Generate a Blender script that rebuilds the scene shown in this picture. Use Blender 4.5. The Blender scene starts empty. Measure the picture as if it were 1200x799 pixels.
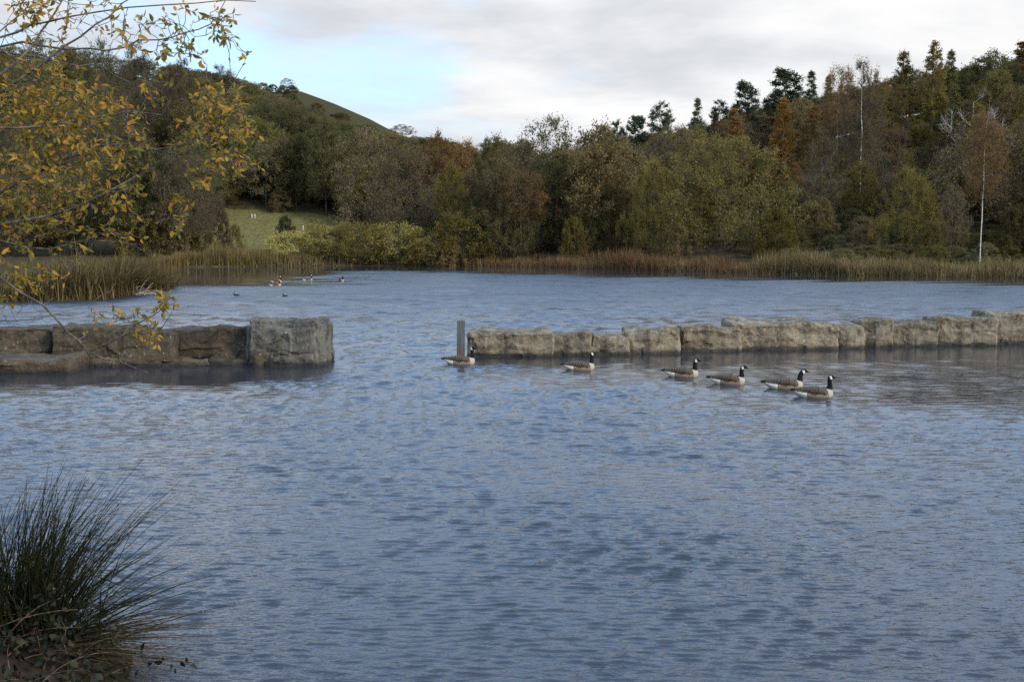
import bpy, bmesh, math, random
import numpy as np
from mathutils import Vector, Matrix, noise as mnoise

SC = bpy.context.scene
COL = SC.collection
random.seed(7)
RNG = np.random.default_rng(7)
R = math.radians

# ------------------------------------------------------------------ camera
CAM_H, PITCH, FPX = 3.2, R(5.8), 1200.0
cam_d = bpy.data.cameras.new("camera")
cam = bpy.data.objects.new("camera", cam_d)
COL.objects.link(cam)
cam_d.sensor_width = 36.0
cam_d.lens = 36.0
cam_d.clip_start = 0.05
cam_d.clip_end = 6000
cam.location = (0, 0, CAM_H)
cam.rotation_euler = (math.pi / 2 - PITCH, 0, 0)
SC.camera = cam

# ------------------------------------------------------------------ render settings / exposure
SC.view_settings.view_transform = 'Standard'
SC.view_settings.look = 'None'
SC.view_settings.exposure = 1.0
SC.view_settings.gamma = 1.0
SC.render.engine = 'CYCLES'
SC.cycles.max_bounces = 5
SC.cycles.diffuse_bounces = 3
SC.cycles.glossy_bounces = 3
SC.cycles.transmission_bounces = 2
SC.cycles.use_denoising = False
SC.cycles.use_adaptive_sampling = True
SC.cycles.adaptive_threshold = 0.01

# ------------------------------------------------------------------ sun and sky
SUN_EL, SUN_AZ = R(28), R(125)          # azimuth clockwise from +Y : from behind the right shoulder
sun_d = bpy.data.lights.new("sun", 'SUN')
sun = bpy.data.objects.new("sun", sun_d)
COL.objects.link(sun)
sun_d.energy = 2.3
sun_d.angle = R(12)
sun_d.color = (1.0, 0.93, 0.82)
sdir = Vector((math.sin(SUN_AZ) * math.cos(SUN_EL), math.cos(SUN_AZ) * math.cos(SUN_EL), math.sin(SUN_EL)))
sun.rotation_euler = sdir.to_track_quat('Z', 'Y').to_euler()


class NT:
    """tiny node-tree helper"""
    def __init__(self, tree):
        self.t = tree
        tree.nodes.clear()

    def n(self, typ, ins=None, **props):
        nd = self.t.nodes.new(typ)
        for k, v in props.items():
            setattr(nd, k, v)
        for k, v in (ins or {}).items():
            self.set(nd, k, v)
        return nd

    def set(self, nd, k, v):
        s = nd.inputs[k]
        if isinstance(v, bpy.types.NodeSocket):
            self.t.links.new(v, s)
        elif isinstance(v, bpy.types.Node):
            self.t.links.new(v.outputs[0], s)
        else:
            s.default_value = v

    def math(self, op, a, b=0.0, c=None, clamp=False):
        nd = self.n('ShaderNodeMath', {0: a, 1: b}, operation=op, use_clamp=clamp)
        if c is not None:
            self.set(nd, 2, c)
        return nd.outputs[0]

    def smooth(self, v, a, b, lo=0.0, hi=1.0):
        return self.n('ShaderNodeMapRange', {'Value': v, 'From Min': a, 'From Max': b, 'To Min': lo, 'To Max': hi},
                      interpolation_type='SMOOTHSTEP').outputs[0]

    def mix(self, f, a, b):
        nd = self.n('ShaderNodeMix', data_type='RGBA')
        self.set(nd, 0, f)
        self.set(nd, 6, a)
        self.set(nd, 7, b)
        return nd.outputs[2]

    def noise(self, vec, scale, detail=4.0, rough=0.55, **kw):
        return self.n('ShaderNodeTexNoise', {'Vector': vec, 'Scale': scale, 'Detail': detail, 'Roughness': rough, **kw}).outputs[0]

    def mapping(self, vec, scale=(1, 1, 1), loc=(0, 0, 0), rot=(0, 0, 0)):
        return self.n('ShaderNodeMapping', {'Vector': vec, 'Scale': scale, 'Location': loc, 'Rotation': rot}).outputs[0]


def rgba(c):
    return (c[0], c[1], c[2], 1.0)


def pix_dir(px, py):
    a = (px - 600.0) / FPX
    b = (399.5 - py) / FPX
    return Vector((a, math.cos(PITCH) + b * math.sin(PITCH), -math.sin(PITCH) + b * math.cos(PITCH)))


world = bpy.data.worlds.new("World")
SC.world = world
world.use_nodes = True
w = NT(world.node_tree)
sky = w.n('ShaderNodeTexSky', sky_type='NISHITA')
sky.sun_disc = False
sky.sun_elevation = SUN_EL
sky.sun_rotation = SUN_AZ
sky.altitude = 100
sky.air_density = 1.0
sky.dust_density = 0.6
sky.ozone_density = 1.6
tc = w.n('ShaderNodeTexCoord')
dirv = tc.outputs['Generated']
sep = w.n('ShaderNodeSeparateXYZ', {0: dirv})
zz = w.math('MAXIMUM', sep.outputs[2], 0.0)
den = w.math('ADD', zz, 0.16)
cx = w.math('DIVIDE', sep.outputs[0], den)
cy = w.math('DIVIDE', sep.outputs[1], den)
plane = w.n('ShaderNodeCombineXYZ', {0: cx, 1: cy, 2: 0.0}).outputs[0]
n1 = w.noise(w.mapping(plane, (0.55, 0.55, 1), (3.1, 1.7, 0)), 1.0, 7.0, 0.56, Distortion=0.25)
n2 = w.noise(w.mapping(plane, (1.15, 1.5, 1), (7.3, 2.2, 4)), 1.0, 7.0, 0.55, Distortion=0.2)
# cloud cover is fuller toward the horizon and breaks up overhead
cover = w.math('ADD', n1, w.smooth(zz, 0.17, 0.42, 0.20, -0.06))


def gap(px, py, rad, amt, sx=1.0):
    """a break in the cloud layer round a sky direction"""
    d = pix_dir(px, py).normalized()
    dv = w.n('ShaderNodeVectorMath', {0: dirv, 1: (d.x, d.y, d.z)}, operation='SUBTRACT').outputs[0]
    dv = w.n('ShaderNodeVectorMath', {0: dv, 1: (1.0 / sx, 1.0, 1.0)}, operation='MULTIPLY').outputs[0]
    ln = w.n('ShaderNodeVectorMath', {0: dv}, operation='LENGTH').outputs['Value']
    return w.smooth(ln, rad, 0.0, 0.0, amt)


for g in ((450, 76, 0.060, 0.17, 1.8), (245, 66, 0.05, 0.12, 1.3), (515, 96, 0.035, 0.08, 1.8), (330, 60, 0.05, 0.06, 1.8)):
    cover = w.math('SUBTRACT', cover, gap(*g))
cl = w.smooth(cover, 0.475, 0.64)
shade = w.smooth(w.math('ADD', w.math('MULTIPLY', n2, 0.65), w.math('MULTIPLY', n1, 0.35)), 0.38, 0.60)
cloud_col = w.mix(shade, rgba((3.4, 3.52, 3.75)), rgba((5.0, 5.0, 5.0)))
blue = w.mix(w.smooth(zz, 0.12, 0.40, 0.50, 0.70), sky.outputs[0], w.mix(w.smooth(zz, 0.12, 0.40), rgba((3.5, 5.0, 6.5)), rgba((5.6, 8.6, 13.4))))
# as under any broken cloud the clouds overhead are brighter than those near the horizon
lift = w.smooth(zz, 0.20, 0.44, 1.0, 3.1)
cloud_col = w.n('ShaderNodeVectorMath', {0: cloud_col, 'Scale': lift}, operation='SCALE').outputs[0]
col = w.mix(cl, blue, cloud_col)
bg = w.n('ShaderNodeBackground', {'Color': col, 'Strength': 0.1})
wo = w.n('ShaderNodeOutputWorld', {'Surface': bg})


# ------------------------------------------------------------------ helpers: pixels, meshes, objects
def on_z(px, py, z=0.0):
    d = pix_dir(px, py)
    t = (z - CAM_H) / d.z
    return Vector((d.x * t, d.y * t, z))


def at_y(px, py, y):
    d = pix_dir(px, py)
    t = y / d.y
    return Vector((d.x * t, y, CAM_H + d.z * t))


def x_at(px, y):
    return (px - 600.0) / FPX * y / math.cos(PITCH) * (1.0)


def make_mesh(name, V, F, mats=(), mi=None, smooth=False):
    """V (n,3); F list of arrays of faces with equal corner count"""
    me = bpy.data.meshes.new(name)
    V = np.asarray(V, dtype=np.float32)
    if isinstance(F, np.ndarray):
        F = [F]
    F = [np.asarray(f, dtype=np.int32) for f in F if len(f)]
    nl = sum(f.size for f in F)
    nf = sum(len(f) for f in F)
    me.vertices.add(len(V))
    me.vertices.foreach_set('co', V.ravel())
    me.loops.add(nl)
    me.polygons.add(nf)
    me.loops.foreach_set('vertex_index', np.concatenate([f.ravel() for f in F]))
    starts, tot = [], 0
    for f in F:
        k = f.shape[1]
        starts.append(tot + np.arange(len(f)) * k)
        tot += f.size
    me.polygons.foreach_set('loop_start', np.concatenate(starts).astype(np.int32))
    if mi is not None:
        me.polygons.foreach_set('material_index', np.asarray(mi, dtype=np.int32))
    me.polygons.foreach_set('use_smooth', np.full(nf, bool(smooth)))
    for m in mats:
        me.materials.append(m)
    me.update(calc_edges=True)
    return me


def obj(name, me, parent=None, loc=None):
    o = bpy.data.objects.new(name, me)
    COL.objects.link(o)
    if parent is not None:
        o.parent = parent
    if loc is not None:
        o.location = loc
    return o


def tag(o, label=None, cat=None, group=None, kind=None):
    if label:
        o['label'] = label
    if cat:
        o['category'] = cat
    if group:
        o['group'] = group
    if kind:
        o['kind'] = kind
    return o


class Soup:
    """collects vertices and faces (tris and quads) with material indices"""
    def __init__(self):
        self.V, self.n = [], 0
        self.T, self.Q, self.mt, self.mq = [], [], [], []

    def add(self, V, F, m=0):
        F = np.asarray(F, dtype=np.int32) + self.n
        self.V.append(np.asarray(V, dtype=np.float64).reshape(-1, 3))
        self.n += len(self.V[-1])
        if F.shape[1] == 3:
            self.T.append(F)
            self.mt.append(np.full(len(F), m))
        else:
            self.Q.append(F)
            self.mq.append(np.full(len(F), m))

    def mesh(self, name, mats, smooth=False):
        F, mi = [], []
        if self.T:
            F.append(np.concatenate(self.T))
            mi.append(np.concatenate(self.mt))
        if self.Q:
            F.append(np.concatenate(self.Q))
            mi.append(np.concatenate(self.mq))
        return make_mesh(name, np.concatenate(self.V), F, mats, np.concatenate(mi), smooth)


def frustums(P0, P1, r0, r1, sides=5):
    P0, P1 = np.asarray(P0, float), np.asarray(P1, float)
    n = len(P0)
    d = P1 - P0
    d /= np.maximum(np.linalg.norm(d, axis=1, keepdims=True), 1e-9)
    up = np.where(np.abs(d[:, 2:3]) < 0.9, np.array([[0, 0, 1.0]]), np.array([[1.0, 0, 0]]))
    a = np.cross(d, up)
    a /= np.linalg.norm(a, axis=1, keepdims=True)
    b = np.cross(d, a)
    ang = np.arange(sides) * 2 * np.pi / sides
    ring = a[:, None] * np.cos(ang)[None, :, None] + b[:, None] * np.sin(ang)[None, :, None]
    V = np.concatenate([P0[:, None] + ring * np.asarray(r0)[:, None, None], P1[:, None] + ring * np.asarray(r1)[:, None, None]], axis=1)
    base = (np.arange(n) * sides * 2)[:, None, None]
    i = np.arange(sides)
    j = (i + 1) % sides
    q = np.stack([i, j, j + sides, i + sides], axis=1)[None]
    return V.reshape(-1, 3), (base + q).reshape(-1, 4)


def kites(C, D, N, L, W):
    """leaf shapes: centre C, long axis D, flat normal hint N, length L, width W -> quads"""
    D = D / np.maximum(np.linalg.norm(D, axis=1, keepdims=True), 1e-9)
    S = np.cross(D, N)
    S /= np.maximum(np.linalg.norm(S, axis=1, keepdims=True), 1e-9)
    L = L[:, None]
    W = W[:, None]
    V = np.stack([C - D * L * 0.5, C + S * W * 0.5 - D * L * 0.05, C + D * L * 0.5, C - S * W * 0.5 - D * L * 0.05], axis=1)
    F = np.arange(len(C) * 4).reshape(-1, 4)
    return V.reshape(-1, 3), F


def slivers(P0, P1, wd, rng):
    """thin tapering twigs, one triangle each"""
    d = P1 - P0
    rv = rng.normal(size=d.shape)
    s = np.cross(d, rv)
    s /= np.maximum(np.linalg.norm(s, axis=1, keepdims=True), 1e-9)
    s *= np.asarray(wd).reshape(-1, 1) * 0.5
    V = np.stack([P0 - s, P0 + s, P1], axis=1)
    return V.reshape(-1, 3), np.arange(len(P0) * 3).reshape(-1, 3)


def unit(a):
    return a / np.maximum(np.linalg.norm(a, axis=-1, keepdims=True), 1e-9)


def sstep(a, b, x):
    t = np.clip((x - a) / (b - a), 0, 1)
    return t * t * (3 - 2 * t)


# ------------------------------------------------------------------ materials
def new_mat(name):
    m = bpy.data.materials.new(name)
    m.use_nodes = True
    return m, NT(m.node_tree)


def leaf_mat(name, c1, c2, trans=0.4, scale=0.35):
    """foliage: diffuse with some translucency, colour drifting through the crown and from tree to tree"""
    m, t = new_mat(name)
    geo = t.n('ShaderNodeTexCoord').outputs['Object']
    nz = t.noise(geo, scale, 3.0, 0.6)
    fine = t.noise(geo, 4.5, 2.0, 0.6)
    info = t.n('ShaderNodeObjectInfo').outputs['Random']
    f = t.math('ADD', t.math('MULTIPLY', nz, 0.9), t.math('MULTIPLY', fine, 0.8))
    f = t.math('ADD', f, t.math('MULTIPLY', info, 0.4))
    f = t.smooth(f, 0.55, 1.5)
    c = t.mix(f, rgba(c1), rgba(c2))
    hs = t.n('ShaderNodeHueSaturation', {'Color': c, 'Value': t.math('ADD', 0.8, t.math('MULTIPLY', info, 0.4))})
    d = t.n('ShaderNodeBsdfDiffuse', {'Color': hs.outputs[0]})
    tr = t.n('ShaderNodeBsdfTranslucent', {'Color': hs.outputs[0]})
    mx = t.n('ShaderNodeMixShader', {0: trans, 1: d.outputs[0], 2: tr.outputs[0]})
    t.n('ShaderNodeOutputMaterial', {'Surface': mx.outputs[0]})
    return m


def bark_mat(name, c1, c2, scale=6.0, stretch=0.35, bands=False):
    m, t = new_mat(name)
    co = t.n('ShaderNodeTexCoord').outputs['Object']
    mp = t.mapping(co, (1, 1, stretch))
    nz = t.noise(mp, scale, 5.0, 0.65)
    c = t.mix(t.smooth(nz, 0.35, 0.65), rgba(c1), rgba(c2))
    if bands:
        b = t.noise(t.mapping(co, (0.8, 0.8, 5.0)), 2.2, 3.0, 0.7)
        c = t.mix(t.smooth(b, 0.56, 0.66), c, rgba((0.06, 0.05, 0.045)))
    d = t.n('ShaderNodeBsdfPrincipled', {'Base Color': c, 'Roughness': 0.9, 'Specular IOR Level': 0.15})
    t.n('ShaderNodeOutputMaterial', {'Surface': d.outputs[0]})
    return m


LEAF = {
    'olive': leaf_mat('olive_foliage', (0.074, 0.062, 0.019), (0.159, 0.126, 0.041)),
    'green': leaf_mat('green_foliage', (0.080, 0.080, 0.022), (0.172, 0.161, 0.046)),
    'dark': leaf_mat('dark_foliage', (0.057, 0.057, 0.022), (0.120, 0.109, 0.040)),
    'umber': leaf_mat('umber_foliage', (0.090, 0.067, 0.028), (0.191, 0.139, 0.058)),
    'greyolive': leaf_mat('grey_olive_foliage', (0.092, 0.082, 0.035), (0.194, 0.166, 0.073)),
    'russet': leaf_mat('russet_foliage', (0.111, 0.060, 0.022), (0.212, 0.118, 0.041)),
    'orange': leaf_mat('orange_foliage', (0.175, 0.082, 0.019), (0.307, 0.155, 0.034)),
    'yellow': leaf_mat('yellow_olive_foliage', (0.104, 0.082, 0.019), (0.217, 0.162, 0.043)),
    'pale': leaf_mat('pale_willow_foliage', (0.205, 0.168, 0.045), (0.395, 0.316, 0.094)),
    'pine': leaf_mat('pine_needles', (0.033, 0.048, 0.026), (0.085, 0.105, 0.052), 0.15),
    'plum': leaf_mat('plum_brown_foliage', (0.049, 0.030, 0.022), (0.102, 0.065, 0.041)),
}
BARK = {
    'brown': bark_mat('brown_bark', (0.030, 0.024, 0.018), (0.085, 0.070, 0.052)),
    'grey': bark_mat('grey_bark', (0.060, 0.054, 0.046), (0.135, 0.125, 0.110)),
    'birch': bark_mat('white_birch_bark', (0.42, 0.39, 0.34), (0.66, 0.63, 0.57), 5.0, 1.0, True),
    'pale': bark_mat('pale_dead_bark', (0.24, 0.22, 0.20), (0.40, 0.375, 0.34)),
    'red': bark_mat('pine_bark', (0.060, 0.036, 0.022), (0.130, 0.080, 0.048)),
    'twig': bark_mat('twig_bark', (0.042, 0.032, 0.024), (0.095, 0.075, 0.056)),
}

# ------------------------------------------------------------------ terrain
LAKE = [(-1.9, 4.6), (-2.35, 6.6), (-2.75, 7.55), (-3.6, 8.3), (-6, 8.9), (-14, 11), (-20, 17), (-24, 30), (-29, 44)]
for p in ((-20, 353), (60, 353), (115, 351.5), (150, 346.5), (158, 341)):
    v = on_z(*p)
    LAKE.append((v.x, v.y))
LAKE += [(-23.6, 66), (-28.2, 78)]
for p in ((186, 320), (215, 316.5), (310, 315), (420, 314.5), (520, 314.5), (575, 315), (640, 316.5), (700, 318.5), (770, 320.5),
          (850, 322.5), (930, 324.5), (1000, 326), (1100, 327.5), (1200, 329)):
    v = on_z(p[0], p[1] - 3)
    LAKE.append((v.x, v.y))
LAKE += [(50, 68), (60, 50), (62, 30), (48, 12), (28, 5.2), (10, 4.6)]
LK = np.array(LAKE)


def lake_sd(x, y):
    """signed distance to the shoreline: positive on land"""
    x, y = np.asarray(x, float), np.asarray(y, float)
    best = np.full(x.shape, 1e9)
    inside = np.zeros(x.shape, bool)
    n = len(LK)
    for i in range(n):
        ax, ay = LK[i]
        bx, by = LK[(i + 1) % n]
        ex, ey = bx - ax, by - ay
        t = np.clip(((x - ax) * ex + (y - ay) * ey) / (ex * ex + ey * ey), 0, 1)
        best = np.minimum(best, (x - ax - t * ex) ** 2 + (y - ay - t * ey) ** 2)
        cond = (ay > y) != (by > y)
        xi = ax + (y - ay) * ex / (ey if abs(ey) > 1e-9 else 1e-9)
        inside ^= cond & (x < xi)
    d = np.sqrt(best)
    return np.where(inside, -d, d)


RL = np.array([(-700, 62), (-300, 56), (-160, 48), (-125, 44), (-100, 41), (-83, 38), (-66, 36), (-52, 36.2), (-43.6, 33.4), (-35, 30), (-26, 25.5), (-17.5, 21), (-8, 18),
               (10, 13), (40, 10), (100, 14), (700, 20)])
RR = np.array([(-700, 2), (-60, 0), (-20, 1), (0, 3), (12, 6), (23, 11), (40, 15), (54, 18), (62, 20), (74, 24), (92, 27), (130, 30), (300, 36), (700, 40)])


def ground_z(x, y):
    x, y = np.asarray(x, float), np.asarray(y, float)
    d = lake_sd(x, y)
    near = (1 - sstep(11, 26, y))
    far_rise = 0.45 * (1 - np.exp(-np.maximum(d, 0) / 2.2)) + 0.016 * np.clip(d, 0, 60)
    near_rise = 1.6 * sstep(0, 3.8, d)
    land = near * near_rise + (1 - near) * far_rise + 0.03
    bed = -1.1 * (1 - np.exp(np.minimum(d, 0) / 2.0)) + 0.03 * np.exp(np.minimum(d, 0) / 0.2)
    z = np.where(d > 0, land, bed)
    hl = np.interp(x, RL[:, 0], RL[:, 1]) * 1.03 * sstep(140, 262, y)
    hr = np.interp(x, RR[:, 0], RR[:, 1]) * sstep(88, 190, y)
    big = np.maximum(hl, hr)
    z = z + big * sstep(0, 18, d)
    bump = 0.35 * np.sin(x * 0.13 + 1.3 * np.sin(y * 0.07)) * np.sin(y * 0.11 + 0.7) * sstep(8, 40, d)
    return z + bump


def gz(x, y):
    return float(ground_z(np.array([x]), np.array([y]))[0])


def grid_lines(fine0, fine1, step, lo, hi, grow=1.25):
    c = list(np.arange(fine0, fine1 + 1e-6, step))
    s = step
    while c[-1] < hi:
        s = min(s * grow, 160)
        c.append(c[-1] + s)
    s = step
    a = [c[0]]
    while a[-1] > lo:
        s = min(s * grow, 160)
        a.append(a[-1] - s)
    return np.array(a[:0:-1] + c)


def build_ground():
    xs = grid_lines(-70, 75, 1.0, -2600, 2600, 1.08)
    ys = np.concatenate([grid_lines(-1, 12, 0.5, -2400, 12, 1.2), np.arange(13, 128, 1.0), grid_lines(128.5, 260, 2.2, 128, 3000, 1.1)])
    ys = np.unique(np.round(ys, 4))
    X, Y = np.meshgrid(xs, ys)
    Z = ground_z(X, Y)
    nx, ny = len(xs), len(ys)
    V = np.stack([X.ravel(), Y.ravel(), Z.ravel()], axis=1)
    i = (np.arange(ny - 1)[:, None] * nx + np.arange(nx - 1)[None, :]).ravel()
    F = np.stack([i, i + 1, i + nx + 1, i + nx], axis=1)
    m, t = new_mat('ground_soil_and_grass')
    geo = t.n('ShaderNodeNewGeometry').outputs['Position']
    a = t.noise(geo, 0.12, 5.0, 0.6)
    b = t.noise(geo, 1.6, 5.0, 0.65)
    grass = t.mix(t.smooth(b, 0.3, 0.7), rgba((0.082, 0.072, 0.026)), rgba((0.150, 0.128, 0.050)))
    litter = t.mix(t.smooth(b, 0.35, 0.7), rgba((0.030, 0.024, 0.014)), rgba((0.085, 0.062, 0.032)))
    att = t.n('ShaderNodeAttribute', attribute_name='meadow').outputs['Fac']
    f = t.smooth(t.math('ADD', att, t.math('MULTIPLY', t.math('SUBTRACT', a, 0.5), 0.7)), 0.35, 0.65)
    c = t.mix(f, litter, grass)
    moor = t.n('ShaderNodeAttribute', attribute_name='moor').outputs['Fac']
    c = t.mix(moor, c, t.mix(b, rgba((0.028, 0.026, 0.014)), rgba((0.062, 0.053, 0.027))))
    mud = t.n('ShaderNodeAttribute', attribute_name='mud').outputs['Fac']
    c = t.mix(mud, c, t.mix(b, rgba((0.012, 0.010, 0.007)), rgba((0.034, 0.027, 0.018))))
    bp = t.n('ShaderNodeBump', {'Strength': 0.5, 'Distance': 0.15, 'Height': b})
    d = t.n('ShaderNodeBsdfDiffuse', {'Color': c, 'Normal': bp.outputs[0]})
    t.n('ShaderNodeOutputMaterial', {'Surface': d.outputs[0]})
    me = make_mesh('ground', V, F, [m], None, True)
    # meadow: the open field left of centre, the bare hill top and a clearing on the right
    x, y = V[:, 0], V[:, 1]
    px = 600 + x / np.maximum(y, 1) * 1200
    mead = sstep(225, 265, px) * (1 - sstep(395, 430, px)) * sstep(114, 120, y) * (1 - sstep(170, 176, y))
    moor = (sstep(300, 330, px) * (1 - sstep(450, 480, px)) * sstep(196, 215, y)).astype(np.float32)
    mead = np.maximum(mead, 0.36 * sstep(310, 335, px) * (1 - sstep(430, 470, px)) * sstep(200, 225, y))
    mead = np.maximum(mead, sstep(960, 980, px) * (1 - sstep(1010, 1030, px)) * sstep(84, 90, y) * (1 - sstep(98, 108, y)))
    mead = np.maximum(mead, 0.25 * (1 - sstep(20, 40, y)))
    at = me.attributes.new('meadow', 'FLOAT', 'POINT')
    at.data.foreach_set('value', mead.astype(np.float32))
    me.attributes.new('moor', 'FLOAT', 'POINT').data.foreach_set('value', moor)
    me.attributes.new('mud', 'FLOAT', 'POINT').data.foreach_set('value', ((1 - sstep(10, 16, y)) * 0.85).astype(np.float32))
    o = obj('ground', me)
    tag(o, 'rolling ground of grass and leaf litter round the pond', None, None, 'structure')


build_ground()


# ------------------------------------------------------------------ the lake
def build_lake():
    ys = [4.9]
    while ys[-1] < 122:
        ys.append(ys[-1] + max(0.02, 0.0024 * ys[-1]))
    ys = np.array(ys)
    h = [0.0]
    while h[-1] < 72:
        h.append(h[-1] + 0.034 + 0.0105 * h[-1])
    h = np.array(h)
    xs = np.concatenate([-h[:0:-1], h])
    xs = xs[xs > -42]
    X, Y = np.meshgrid(xs, ys)
    DY = np.maximum(0.02, 0.0024 * Y)
    DX = 0.034 + 0.0105 * np.abs(X)
    rng = np.random.default_rng(21)
    sd = -lake_sd(X, Y)

    def lownoise(sx, sy, n, seed):
        r = np.random.default_rng(seed)
        o = np.zeros_like(X)
        for _ in range(n):
            k = r.uniform(0.5, 1.6)
            a = r.uniform(0, 6.28)
            o += np.sin(k * (X / sx * math.cos(a) + Y / sy * math.sin(a)) * 6.28 + r.uniform(0, 6.28))
        return o / math.sqrt(n / 2)
    gust = np.clip(1.0 + 0.16 * lownoise(5, 4, 7, 3) + 0.12 * lownoise(1.3, 1.0, 7, 4), 0.45, 1.6)
    # wind shelter: calm strip under the far trees, and in the lee of the promontory
    farness = sstep(60, 72, Y)
    shelter = 1 - farness * (1 - sstep(0, 6, sd - 0.0016 * Y ** 2 + 2.0 * lownoise(9, 5, 6, 9)))
    # quieter water in the lee of the two stone arms
    ledge = lownoise(4, 3, 6, 12)
    lee_r = sstep(-3, 3, X) * sstep(20.0, 24.0, Y + 0.30 * X + 0.8 * ledge) * (1 - sstep(28.5, 31, Y))
    lee_l = (1 - sstep(-6.5, -4.5, X)) * sstep(19.5, 22, Y + 0.6 * ledge) * (1 - sstep(25.5, 27, Y))
    lee = 1 - 0.72 * np.maximum(lee_r, lee_l)
    # nearly still right at the foot of the stones
    foot_r = sstep(-1.4, -0.6, X) * sstep(24.6, 26.4, Y - 0.10 * X + 0.5 * ledge) * (1 - sstep(28.5, 31, Y - 0.10 * X))
    foot_l = (1 - sstep(-5.0, -4.0, X)) * sstep(22.0, 23.6, Y + 0.5 * ledge) * (1 - sstep(25.5, 27, Y))
    lee = lee * (1 - 0.6 * np.maximum(foot_r, foot_l))
    Z = np.zeros_like(X)
    lams = 0.07 * 2 ** np.linspace(0, 3.6, 14)
    total = np.zeros_like(X)
    GX, GY = np.zeros_like(X), np.zeros_like(X)
    octs = []
    for lam in lams:
        wres = sstep(2.4, 4.4, lam / DY)
        wlong = min(1.0, 0.098 / lam) ** 3.0
        # longer wavelets carry the slope further out, where the short ones are finer than the mesh
        boost = np.ones_like(DY)
        octs.append((lam, wres, wlong, boost))
        total += (wres * wlong * np.minimum(boost, 3) ** (1 if lam > 0.3 else 0)) ** 2
    norm = 1.0 / np.sqrt(np.maximum(total, 1e-4))
    SL = 0.265 - 0.06 * sstep(9, 20, Y) - 0.06 * sstep(25, 60, Y)
    for lam, wres, wlong, boost in octs:
        wt = wres * wlong * np.minimum(boost, 3) ** (1 if lam > 0.3 else 0) * norm
        for q in range(6):
            l = lam * rng.uniform(0.84, 1.19)
            k = 2 * math.pi / l
            a = rng.normal(0.05, 0.22)
            kx, ky = k * math.sin(a), k * math.cos(a)
            wx = sstep(2.2, 4.0, (2 * math.pi / max(abs(kx), 1e-6)) / DX)
            amp = SL * math.sqrt(2.0 / 6) / k
            ph = kx * X + ky * Y + rng.uniform(0, 6.283)
            am = amp * wt * wx
            Z += am * np.sin(ph)
            # crests are sharper than troughs
            cs = 0.85 * am * np.cos(ph)
            GX += cs * (kx / k)
            GY += cs * (ky / k)
    calm = gust * (0.13 + 0.87 * shelter) * lee * (sstep(0.0, 0.5, sd) * 0.85 + 0.15)
    Z *= calm
    X = X + GX * calm
    Y = Y + GY * calm
    nx, ny = len(xs), len(ys)
    V = np.stack([X.ravel(), Y.ravel(), Z.ravel()], axis=1)
    i = (np.arange(ny - 1)[:, None] * nx + np.arange(nx - 1)[None, :]).ravel()
    F = np.stack([i, i + 1, i + nx + 1, i + nx], axis=1)
    m, t = new_mat('peaty_lake_water')
    pos = t.n('ShaderNodeNewGeometry').outputs['Position']
    b1 = t.noise(t.mapping(pos, (9.0, 22.0, 1.0)), 1.0, 2.0, 0.55)
    b2 = t.noise(t.mapping(pos, (4.6, 13.0, 1.0)), 1.0, 3.0, 0.6)
    hh = t.math('ADD', t.math('MULTIPLY', b1, 0.35), b2)
    bp = t.n('ShaderNodeBump', {'Strength': t.math('MULTIPLY', t.n('ShaderNodeAttribute', attribute_name='breeze').outputs['Fac'], 0.8), 'Distance': 0.02, 'Height': hh})
    murk = t.mix(t.noise(pos, 0.25, 2.0, 0.5), rgba((0.018, 0.020, 0.024)), rgba((0.024, 0.026, 0.030)))
    p = t.n('ShaderNodeBsdfPrincipled', {'Base Color': murk, 'Roughness': t.math('ADD', 0.04, t.math('MULTIPLY', t.n('ShaderNodeAttribute', attribute_name='ruffle').outputs['Fac'], 0.36)), 'IOR': 1.42, 'Normal': bp.outputs[0]})
    t.n('ShaderNodeOutputMaterial', {'Surface': p.outputs[0]})
    me = make_mesh('lake_water', V, F, [m], None, True)
    # how far the breeze breaks the surface into wavelets finer than the mesh
    ruf = sstep(30, 56, Y) * (0.04 + 0.96 * shelter) * np.clip(gust, 0.6, 1.2)
    me.attributes.new('ruffle', 'FLOAT', 'POINT').data.foreach_set('value', ruf.astype(np.float32).ravel())
    brz = (0.05 + 0.95 * shelter) * lee * np.clip(gust, 0.5, 1.4)
    me.attributes.new('breeze', 'FLOAT', 'POINT').data.foreach_set('value', brz.astype(np.float32).ravel())
    o = obj('lake_water', me)
    tag(o, 'rippled grey blue pond water reflecting a broken sky', None, None, 'structure')


build_lake()


# ------------------------------------------------------------------ trees
def skeleton(nodes, parents, targets, zpen=1.6, bend=0.12, rng=RNG, steps=2):
    """grow limbs from the nearest lower node to every target; returns nodes, parents and the node of each target"""
    N = [np.array(p, float) for p in nodes]
    P = list(parents)
    ends = []
    for c in targets:
        A = np.array(N)
        dv = c[None] - A
        dist = np.linalg.norm(dv, axis=1)
        drop = np.maximum(0, A[:, 2] - c[2] + 0.25 * np.linalg.norm(dv[:, :2], axis=1))
        k = int(np.argmin(dist + zpen * drop))
        a = N[k]
        last = k
        ln = dist[k]
        for s in range(1, steps + 1):
            f = s / (steps + 1)
            q = a + (c - a) * f + rng.normal(size=3) * bend * ln * 0.5
            q[2] -= bend * ln * math.sin(math.pi * f) * 0.6
            N.append(q)
            P.append(last)
            last = len(N) - 1
        N.append(np.array(c))
        P.append(last)
        ends.append(len(N) - 1)
    return np.array(N), np.array(P), ends


def pipe_radii(P, n, tip, power=0.5):
    cnt = np.zeros(n)
    has_child = np.zeros(n, bool)
    for i in range(n):
        if P[i] >= 0:
            has_child[P[i]] = True
    cnt[~has_child] = 1
    for i in range(n - 1, -1, -1):
        if P[i] >= 0:
            cnt[P[i]] += cnt[i]
    return tip * np.maximum(cnt, 1) ** power


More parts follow.
